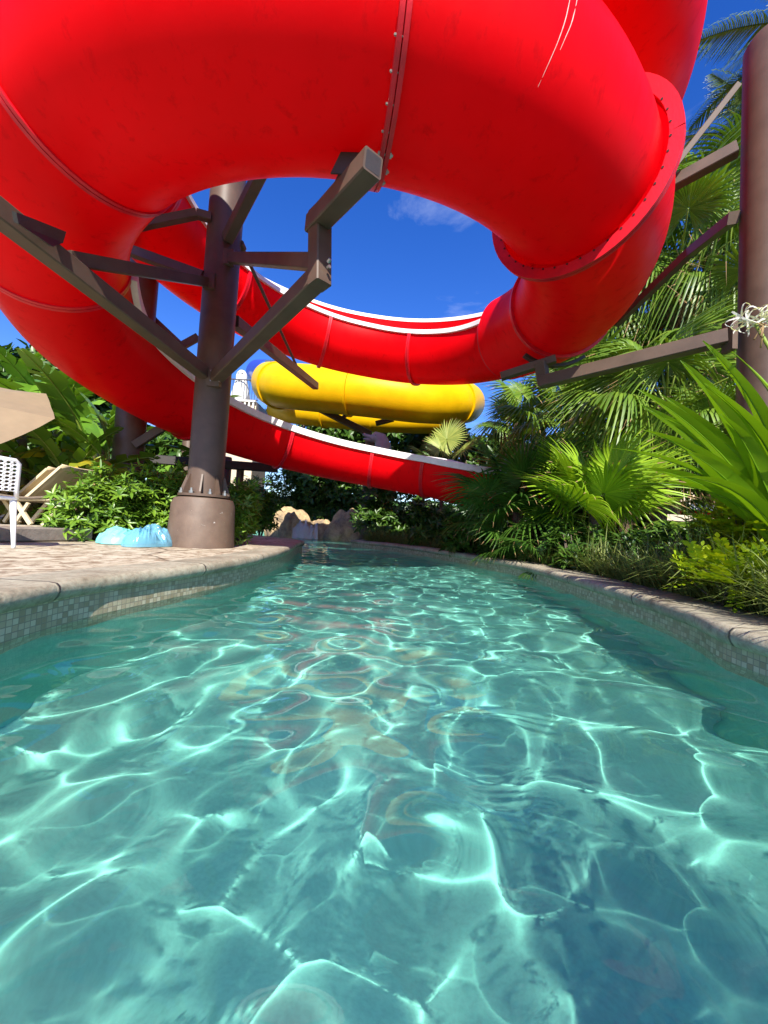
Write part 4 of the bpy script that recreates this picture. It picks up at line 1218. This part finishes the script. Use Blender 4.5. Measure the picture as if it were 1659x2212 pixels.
lime_shrub(Vector((3.5, 3.3, GND_Z)), 1.15, .5, 300, 5, 'taller yellow green shrub in front of the right column')

# ribbon grass along the right pool edge
def ribbon_grass():
    r = np.random.default_rng(12); vs = []; fs = []
    rf = right_f[(right_f[:, 1] > 1.3) & (right_f[:, 1] < 12)]
    nrm = (offset_curve(rf, 1) - rf)
    s = arclen(rf)
    for k in range(1150):
        u = r.uniform(0, s[-1]) ** 1.0; i = min(len(s) - 1, int(np.searchsorted(s, u)))
        dist = .43 + abs(r.normal()) * .33
        c = np.array([*(rf[i] + nrm[i] * dist), GND_Z - .03])
        hh = r.uniform(.3, .55) * (1.25 if rf[i][1] < 4 else 1) * (1 + .8 * noise.noise((c[0] * 1.3, c[1] * 1.3, 3)))
        for b_ in range(int(r.integers(9, 17))):
            a = r.uniform(0, 6.3); L = hh * r.uniform(.8, 1.5); w = r.uniform(.005, .010); lean = r.uniform(.3, 1.25)
            d = np.array([math.cos(a), math.sin(a), 0]); sd = np.array([-d[1], d[0], 0]) * w; b = len(vs)
            for j in range(5):
                t = j / 4; p = c + d * L * lean * t * .75 + np.array([0, 0, L * (t - .62 * lean * t * t)])
                q = sd * (1 - t) ** .5
                vs += [p - q, p + q]
            fs += [(b + 2 * j, b + 2 * j + 1, b + 2 * j + 3, b + 2 * j + 2) for j in range(4)]
    o = link('ribbon_grass', np_mesh('ribbon_grass', [(np.array(vs), fs)], M['grass']))
    tag(o, 'arching ribbon grass growing along the right pool edge', 'grass', kind='stuff')
ribbon_grass()

# ------------------------------------------------------------------ banana plants on the left
BAN = [blade_mesh('leaf', M['banana'], 1.9, .27, .42, q, 60, .30, .015, 1, .14, side=4, mid=M['petiole']) for q in range(4)]
BANY = [blade_mesh('leaf', M['banana_y'], 1.4, .24, .6, q + 9, 50, .2, .02, 1.4, .14, side=4, mid=M['petiole']) for q in range(2)]
BAND = [blade_mesh('leaf', M['dry'], 1.1, .20, .8, q + 19, 40, -.3, .04, 2, .1, side=4) for q in range(2)]
def banana(px, y, h, nf, label, seed, sc=1.0, yellow=1, dead=3, azs=None):
    r = random.Random(seed); b = gp(px, y)
    root = empty('banana_plant', b, label, 'banana plant', 'banana plants')
    mb, tp = trunk_mesh(h, .12, .075, (r.uniform(-.15, .15), -.05), seed, .05); mb.build('stem', M['stem'], root, smooth=True)
    for k in range(nf):
        az = k * 2.2 + r.uniform(-.3, .3) if azs is None else R_(azs[k % len(azs)] + r.uniform(-10, 10))
        place(r.choice(BAN), root, Vector(tp) - Vector((0, 0, .05 + .15 * k / nf)), az, R_(72 - 60 * k / nf + r.uniform(-8, 8)), r.uniform(-.4, .4), sc * r.uniform(.8, 1.1), 'leaf')
    for k in range(yellow): place(r.choice(BANY), root, Vector(tp) - Vector((0, 0, .2)), R_(r.uniform(-120, -20)), R_(r.uniform(-5, 25)), r.uniform(-.6, .6), sc * .9, 'yellow_leaf')
    for k in range(dead): place(r.choice(BAND), root, Vector(tp) - Vector((0, 0, .25)), r.uniform(0, 6.3), R_(r.uniform(-60, -20)), r.uniform(-.6, .6), sc, 'dead_leaf')
    return root
banana(45, 6.6, 1.7, 9, 'tall banana plant with big torn leaves behind the umbrella', 1, 1.05)
banana(170, 6.9, 1.55, 8, 'banana plant with one yellowing leaf left of the lower column', 2, .95, 2, 4)
banana(238, 6.35, 1.35, 5, 'banana plant with dry hanging leaves against the lower column', 3, .7, 2, 5, azs=[200, 150, 240, 100, 180])
banana(110, 7.8, 2.0, 9, 'banana plant further back between the other two', 4, 1.1, 1, 2)
banana(-30, 7.6, 2.2, 9, 'banana plant at the left edge of the picture', 5, 1.1, 1, 2)
banana(345, 9.0, 1.0, 8, 'young banana plant behind the hedge left of the big column', 6, .8, 0, 1)
banana(210, 9.5, 2.2, 9, 'banana plant far back under the low red flume', 7, 1.0, 1, 2)
banana(395, 12.5, 3.6, 9, 'banana plant seen through the slide supports left of the column', 8, 1.0, 0, 1)

banana(150, 6.2, .9, 7, 'low young banana plant just behind the hedge and loungers', 9, .75, 2, 3)
banana(75, 6.9, 1.0, 7, 'young banana plant behind the tan loungers under the parasol', 10, .75, 1, 3)
# far trees closing the view
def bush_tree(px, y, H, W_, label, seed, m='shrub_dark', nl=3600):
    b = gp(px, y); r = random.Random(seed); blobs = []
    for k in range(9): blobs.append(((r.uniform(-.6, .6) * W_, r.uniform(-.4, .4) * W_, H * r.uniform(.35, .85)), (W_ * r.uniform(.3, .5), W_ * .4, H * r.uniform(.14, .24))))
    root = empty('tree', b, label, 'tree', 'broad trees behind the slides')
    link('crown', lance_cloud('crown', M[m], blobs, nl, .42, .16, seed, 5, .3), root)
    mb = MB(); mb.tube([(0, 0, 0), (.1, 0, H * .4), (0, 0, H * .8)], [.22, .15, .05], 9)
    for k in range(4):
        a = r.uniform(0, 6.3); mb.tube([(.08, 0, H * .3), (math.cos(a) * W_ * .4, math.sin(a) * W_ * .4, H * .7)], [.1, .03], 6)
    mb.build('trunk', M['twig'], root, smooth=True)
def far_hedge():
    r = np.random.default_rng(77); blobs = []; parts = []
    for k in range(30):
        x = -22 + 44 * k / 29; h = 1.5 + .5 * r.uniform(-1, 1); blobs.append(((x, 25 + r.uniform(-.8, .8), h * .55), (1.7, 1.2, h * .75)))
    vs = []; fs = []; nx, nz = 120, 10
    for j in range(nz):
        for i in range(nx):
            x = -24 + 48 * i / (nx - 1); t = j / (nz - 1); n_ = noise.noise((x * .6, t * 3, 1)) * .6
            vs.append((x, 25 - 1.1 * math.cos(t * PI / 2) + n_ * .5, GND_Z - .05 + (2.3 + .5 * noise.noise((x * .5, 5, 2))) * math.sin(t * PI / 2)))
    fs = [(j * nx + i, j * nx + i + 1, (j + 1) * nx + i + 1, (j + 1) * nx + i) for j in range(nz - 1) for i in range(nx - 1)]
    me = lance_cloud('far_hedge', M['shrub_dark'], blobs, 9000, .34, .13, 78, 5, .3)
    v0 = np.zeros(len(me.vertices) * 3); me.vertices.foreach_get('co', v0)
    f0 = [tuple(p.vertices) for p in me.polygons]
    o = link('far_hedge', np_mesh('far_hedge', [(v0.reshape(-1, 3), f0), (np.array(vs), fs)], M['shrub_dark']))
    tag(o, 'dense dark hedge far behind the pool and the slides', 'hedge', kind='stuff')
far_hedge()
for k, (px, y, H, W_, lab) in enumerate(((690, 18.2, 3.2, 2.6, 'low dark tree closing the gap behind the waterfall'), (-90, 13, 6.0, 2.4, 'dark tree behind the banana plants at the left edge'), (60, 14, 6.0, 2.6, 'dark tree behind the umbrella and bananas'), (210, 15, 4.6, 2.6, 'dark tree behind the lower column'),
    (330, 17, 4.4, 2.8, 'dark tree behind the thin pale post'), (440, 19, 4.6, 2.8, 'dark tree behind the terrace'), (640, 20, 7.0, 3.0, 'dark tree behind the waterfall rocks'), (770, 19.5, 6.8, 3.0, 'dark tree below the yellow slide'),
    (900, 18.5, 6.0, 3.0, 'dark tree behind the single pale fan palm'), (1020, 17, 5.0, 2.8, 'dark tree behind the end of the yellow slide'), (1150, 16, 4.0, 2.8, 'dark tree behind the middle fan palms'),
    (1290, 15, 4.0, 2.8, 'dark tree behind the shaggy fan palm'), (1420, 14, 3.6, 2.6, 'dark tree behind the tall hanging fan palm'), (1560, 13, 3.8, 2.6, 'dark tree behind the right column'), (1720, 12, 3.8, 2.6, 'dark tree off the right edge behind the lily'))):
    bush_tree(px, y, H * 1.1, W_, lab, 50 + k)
hq = at(1420, 965, y=12.2)
hs_ = empty('garden_building', (hq.x, 12.6, GND_Z - .03), 'low beige building glimpsed behind the palms at the right', 'building')
mb = MB(); mb.box((0, 0, 1.25), (4.4, 1.2, 2.5)); mb.build('wall', M['pale_wall'], hs_)
mb = MB(); mb.prism([(-2.6, -.9, 2.5), (2.6, -.9, 2.5), (2.6, 0, 3.0), (-2.6, 0, 3.0)], (0, 0, .08)); mb.prism([(-2.6, .9, 2.5), (2.6, .9, 2.5), (2.6, .003, 3.0), (-2.6, .003, 3.0)], (0, 0, .08)); mb.build('roof', M['plaster'], hs_)
# pale beam under the low end of the slide at the right
mb = MB(); mb.bar(at(1440, 1118, y=6.0), at(1600, 1128, y=5.6), .10, .10); 
tag(mb.build('steel_beam', M['pale_wall']), 'pale beige beam below the low dark red flume at the right', 'beam')

# ------------------------------------------------------------------ things on the left deck
# low kerb wall with sand terrace behind
pk0 = at(-60, 1172, z=DECK_Z); pk1 = at(198, 1168, z=DECK_Z)
dv = (pk1 - pk0); KH = .15
mb = MB(); nv = Vector((-dv.y, dv.x, 0)).normalized()
mb.bar(pk0 - dv * 1.5 + nv * .09 + Vector((0, 0, KH / 2)), pk1 + nv * .09 + Vector((0, 0, KH / 2)), .18, KH, bev=.015)
tag(mb.build('kerb_wall', M['kerb']), 'low grey kerb wall under the loungers at the left', 'kerb')
mb = MB(); q0 = pk0 - dv * 1.5 + nv * .18; q1 = pk1 + nv * .18
mb.prism([(q0.x, q0.y, .1), (q1.x, q1.y, .1), (q1.x - .1, q1.y + .55, .1), (q0.x, q0.y + 2.2, .1)], (0, 0, DECK_Z + KH - .10)); tag(mb.build('lounger_terrace', M['deck']), kind='structure')
TZ = DECK_Z + KH
# rope post
rp0 = at(172, 1144, y=pk1.y + .10)
post = empty('rope_post', (rp0.x, rp0.y, TZ), 'weathered wooden post holding a thick rope beside the loungers', 'post')
ph = at(172, 1048, y=rp0.y).z - TZ
mb = MB(); mb.bar((0, 0, 0), (0, 0, ph), .11, .11, bev=.012); mb.build('shaft', M['wood'], post)
mb = MB(); mb.lathe([(.075, ph), (.08, ph + .01), (.05, ph + .035), (0, ph + .045)], 4, a0=PI/4); mb.build('cap', M['wood'], post)
e1 = at(-40, 1058, y=rp0.y + .02) - Vector((rp0.x, rp0.y, TZ)); s0 = Vector((-.02, -.06, ph - .07))
mb = MB(); mb.tube([s0.lerp(e1, t) + Vector((0, 0, -.10 * 4 * t * (1 - t))) for t in np.linspace(0, 1, 16)], .018, 8)
mb.tube([Vector((.075 * math.cos(a), .075 * math.sin(a), ph - .07)) for a in np.linspace(0, 2 * PI, 17)], .018, 8)
mb.build('rope', M['rope'], post, smooth=True)
# loungers
def lounger(loc, rz, label):
    root = empty('sun_lounger', loc, label, 'sun lounger', 'tan sun loungers', rz)
    Wd = .62; zs = .33
    for s in (-1, 1):
        mb = MB(); mb.tube([(-1.35, s * Wd/2, zs - .02), (-.2, s * Wd/2, zs - .02), (.25, s * Wd/2, zs), (.52, s * Wd/2, zs + .07)], .022, 8); mb.build('side_rail', M['cream'], root, smooth=True)
        mb = MB(); mb.bar((.50, s * Wd/2, zs + .06), (.20, s * Wd/2, 0), .035, .05); mb.build('leg', M['cream'], root)
        mb = MB(); mb.bar((-.22, s * Wd/2, zs - .02), (.04, s * Wd/2, 0), .035, .05); mb.build('leg', M['cream'], root)
        mb = MB(); mb.bar((-.18, s * Wd/2, 0), (-.02, s * Wd/2, zs - .06), .03, .04); mb.build('leg', M['cream'], root)
        mb = MB(); mb.bar((-1.3, s * Wd/2, zs - .03), (-1.12, s * Wd/2, 0), .035, .05); mb.build('leg', M['cream'], root)
        mb = MB(); mb.bar((-.1, s * (Wd/2 - .03), zs), (.34, s * (Wd/2 - .03), zs + .42), .03, .035); mb.build('back_rail', M['cream'], root)
    mb = MB(); mb.box((-.72, 0, zs), (1.22, Wd - .03, .014)); mb.build('seat', M['tan'], root)
    vs = []; n = 8
    for i in range(n + 1):
        t = i / n; x = -.10 + .46 * t; z = zs + .01 + .44 * t - .03 * math.sin(PI * t)
        for j in range(7):
            u = -1 + j / 3; vs.append((x, u * (Wd / 2 - .02) * (1 - .06 * max(0, t - .85) / .15), z - .012 * (1 - u * u)))
    fs = [(i * 7 + j, i * 7 + j + 1, (i + 1) * 7 + j + 1, (i + 1) * 7 + j) for i in range(n) for j in range(6)]
    mb = MB(); mb.add(vs, fs); o = mb.build('backrest', M['tan'], root, smooth=True)
    md = o.modifiers.new('thickness', 'SOLIDIFY'); md.thickness = .016
    return root
lp = at(112, 1146, y=pk1.y + .42)
lounger((lp.x - .02, lp.y, TZ), R_(-4), 'tan sling sun lounger nearest the rope post with raised back')
lounger((lp.x - .50, lp.y + .35, TZ), R_(-4), 'tan sling sun lounger half hidden behind the white chair')
# white resin chair, seen from behind at the left edge
cp = at(29, 1184, z=DECK_Z) - Vector((.354, -.006, 0))
ch = empty('chair', (cp.x, cp.y, DECK_Z), 'white resin chair with a perforated back at the left edge', 'chair', None, R_(-12))
Wc = .50; zs = .44
mb = MB(); mb.box((0, 0, zs), (Wc, .48, .028)); o = mb.build('seat', M['chair'], ch); b_ = o.modifiers.new('b', 'BEVEL'); b_.width = .012; b_.segments = 2
def perforated(nx, nz, w, h):
    vs = []; fs = []; k = 8
    for i in range(nx):
        for j in range(nz):
            x0 = -w/2 + w * i / nx; z0 = h * j / nz; dx = w / nx; dz = h / nz; b = len(vs)
            sq = [(1, .5), (1, 1), (.5, 1), (0, 1), (0, .5), (0, 0), (.5, 0), (1, 0)]
            for q in range(k):
                a = 2 * PI * q / k; vs.append((x0 + dx * sq[q][0], z0 + dz * sq[q][1]))
            for q in range(k):
                a = 2 * PI * q / k; vs.append((x0 + dx * (.5 + .34 * math.cos(a)), z0 + dz * (.5 + .34 * math.sin(a))))
            fs += [(b + q, b + (q + 1) % k, b + k + (q + 1) % k, b + k + q) for q in range(k)]
    return vs, fs
v, f_ = perforated(11, 8, Wc - .04, .26)
v3 = [(x, .26 + .08 * (z / .26) - .05 * (1 - (2 * x / Wc) ** 2) * 0 + .06 * (1 - (2 * x / Wc) ** 2), zs + .06 + z) for x, z in v]
mb = MB(); mb.add(v3, f_); o = mb.build('backrest', M['chair'], ch, smooth=True); md = o.modifiers.new('thickness', 'SOLIDIFY'); md.thickness = .012
bk = lambda x, z: (x, .26 + .08 * (z / .26) + .06 * (1 - (2 * x / Wc) ** 2), zs + .06 + z)
mb = MB(); mb.tube([(-Wc/2 + .01, .22, zs), bk(-Wc/2 + .015, .0), bk(-Wc/2 + .015, .24), bk(-Wc/2 + .04, .265), bk(-.1, .27), bk(.1, .27), bk(Wc/2 - .04, .265), bk(Wc/2 - .015, .24), bk(Wc/2 - .015, 0), (Wc/2 - .01, .22, zs)], .017, 8); mb.build('back_frame', M['chair'], ch, smooth=True)
for sx in (-1, 1):
    for sy in (-1, 1):
        mb = MB(); mb.tube([(sx * (Wc/2 - .03), sy * .20, zs - .01), (sx * (Wc/2 - .0), sy * .25, .015), (sx * (Wc/2 - .0), sy * .25, 0)], [.026, .015, .015], 8); mb.build('leg', M['chair'], ch, smooth=True)
ch.rotation_euler[2] = R_(224)
# umbrella
uq = at(-172, 900, y=4.9)
um = empty('parasol', (uq.x, 4.9, TZ), 'tilted tan canvas parasol over the loungers at the left edge', 'parasol')
hub = Vector((0, 0, uq.z - TZ)); rr_ = 1.42
TM = Matrix.Rotation(R_(6), 3, 'Y') @ Matrix.Rotation(R_(36), 3, 'X')
vs = []; seg = 8; nr = 6
def cpt(t, a, sag=0): return hub + TM @ Vector((rr_ * t * (1 - .075 * sag) * math.cos(a), rr_ * t * (1 - .075 * sag) * math.sin(a), .36 - .36 * t ** 1.1 - .03 * sag * t))
for k in range(nr + 1):
    for q in range(seg * 4): vs.append(cpt(k / nr, 2 * PI * q / (seg * 4) + PI / 8, math.sin(PI * (q % 4) / 4)))
w = seg * 4
fs = [(k * w + q, k * w + (q + 1) % w, (k + 1) * w + (q + 1) % w, (k + 1) * w + q) for k in range(nr) for q in range(w)]
mb = MB(); mb.add(vs, fs); cano = mb.build('canopy', M['canvas'], um)
mb = MB(); mb.tube([(0, 0, 0), tuple(hub + Vector((0, 0, .1))), tuple(hub + TM @ Vector((0, 0, .42)))], .028, 10); mb.build('pole', M['wood'], um, smooth=True)
for q in range(seg):
    a = 2 * PI * q / seg + PI / 8; mb = MB(); mb.bar(hub + TM @ Vector((0, 0, .31)), cpt(.98, a) - Vector((0, 0, .02)), .018, .022); rb = mb.build('rib', M['wood'], um)
    mb = MB(); mb.bar(hub + TM @ Vector((0, 0, -.1)), cpt(.5, a) - Vector((0, 0, .02)), .014, .014); mb.build('strut', M['wood'], rb)
mb = MB(); mb.lathe([(.001, .4), (.05, .39), (.035, .47), (0, .50)], 12); mb.v = [tuple(hub + TM @ Vector(p)) for p in mb.v]; mb.build('finial', M['wood'], um, smooth=True)
mb = MB(); mb.lathe([(.24, 0), (.24, .06), (.06, .09), (.04, .3)], 20); mb.build('base', M['kerb'], um, smooth=True)

# crumpled floats beside the column base
def crumple(px0, px1, pt, y, seed, m, label, name, cat, amp=.30):
    """a heap of folded plastic sheet: a creased height field with a drooping hem"""
    a = at(px0, 1170, y=y); b = at(px1, 1170, y=y); t = at((px0 + px1) / 2, pt, y=y)
    hw = (b.x - a.x) / 2; H = t.z - DECK_Z; dp = .34
    n = 120; vs = []
    for j in range(n):
        for i in range(n):
            u = -1 + 2 * i / (n - 1); v = -1 + 2 * j / (n - 1)
            r = max(abs(u), abs(v)); ang = math.atan2(v, u); rr = r * (1 + .18 * noise.noise((math.cos(ang) * 1.5 + seed, math.sin(ang) * 1.5, seed)))
            k = r / (math.hypot(u, v) + 1e-6)
            x = u * k * rr / max(r, 1e-6) * r if False else rr * math.cos(ang); yy = rr * math.sin(ang)
            q = Vector((x * hw * 3.4 + seed * 3.1, yy * dp * 3.4, seed))
            w = Vector((noise.noise(q), noise.noise(q + Vector((9, 3, 1))), 0)) * .6
            f1 = 1 - abs(noise.noise(q * 1.3 + w * 1.2)) * 2.2; f2 = 1 - abs(noise.noise(q * 4.1 + w * 2)) * 2
            env = max(0, 1 - r ** 3.2) ** .5 * (.85 + .15 * math.cos(x * 2.4 + seed))
            f3 = 1 - abs(noise.noise(q * 9.0 + w * 5)) * 2; f4 = 1 - abs(noise.noise(q * 2.6 + w * 6)) * 2.4
            z = H * .88 * env * (.62 + .16 * f1 + .10 * f2 + .03 * f3 + .16 * f4)
            vs.append((x * hw, yy * dp, max(.004, z)))
    fs = [(j * n + i, j * n + i + 1, (j + 1) * n + i + 1, (j + 1) * n + i) for j in range(n - 1) for i in range(n - 1)]
    me = bpy.data.meshes.new(name); me.from_pydata(vs, [], fs); me.materials.append(m)
    me.polygons.foreach_set('use_smooth', [True] * len(me.polygons))
    o = link(name, me); o.location = ((a.x + b.x) / 2, y, DECK_Z - .002)
    return tag(o, label, cat)
crumple(222, 322, 1122, 4.75, 3, M['vinyl_turq'], 'crumpled turquoise pool float lying beside the shrub', 'pool_float', 'pool float')
crumple(278, 366, 1122, 4.55, 5, M['vinyl_blue'], 'crumpled clear blue pool float against the concrete base', 'pool_float', 'pool float', .22)
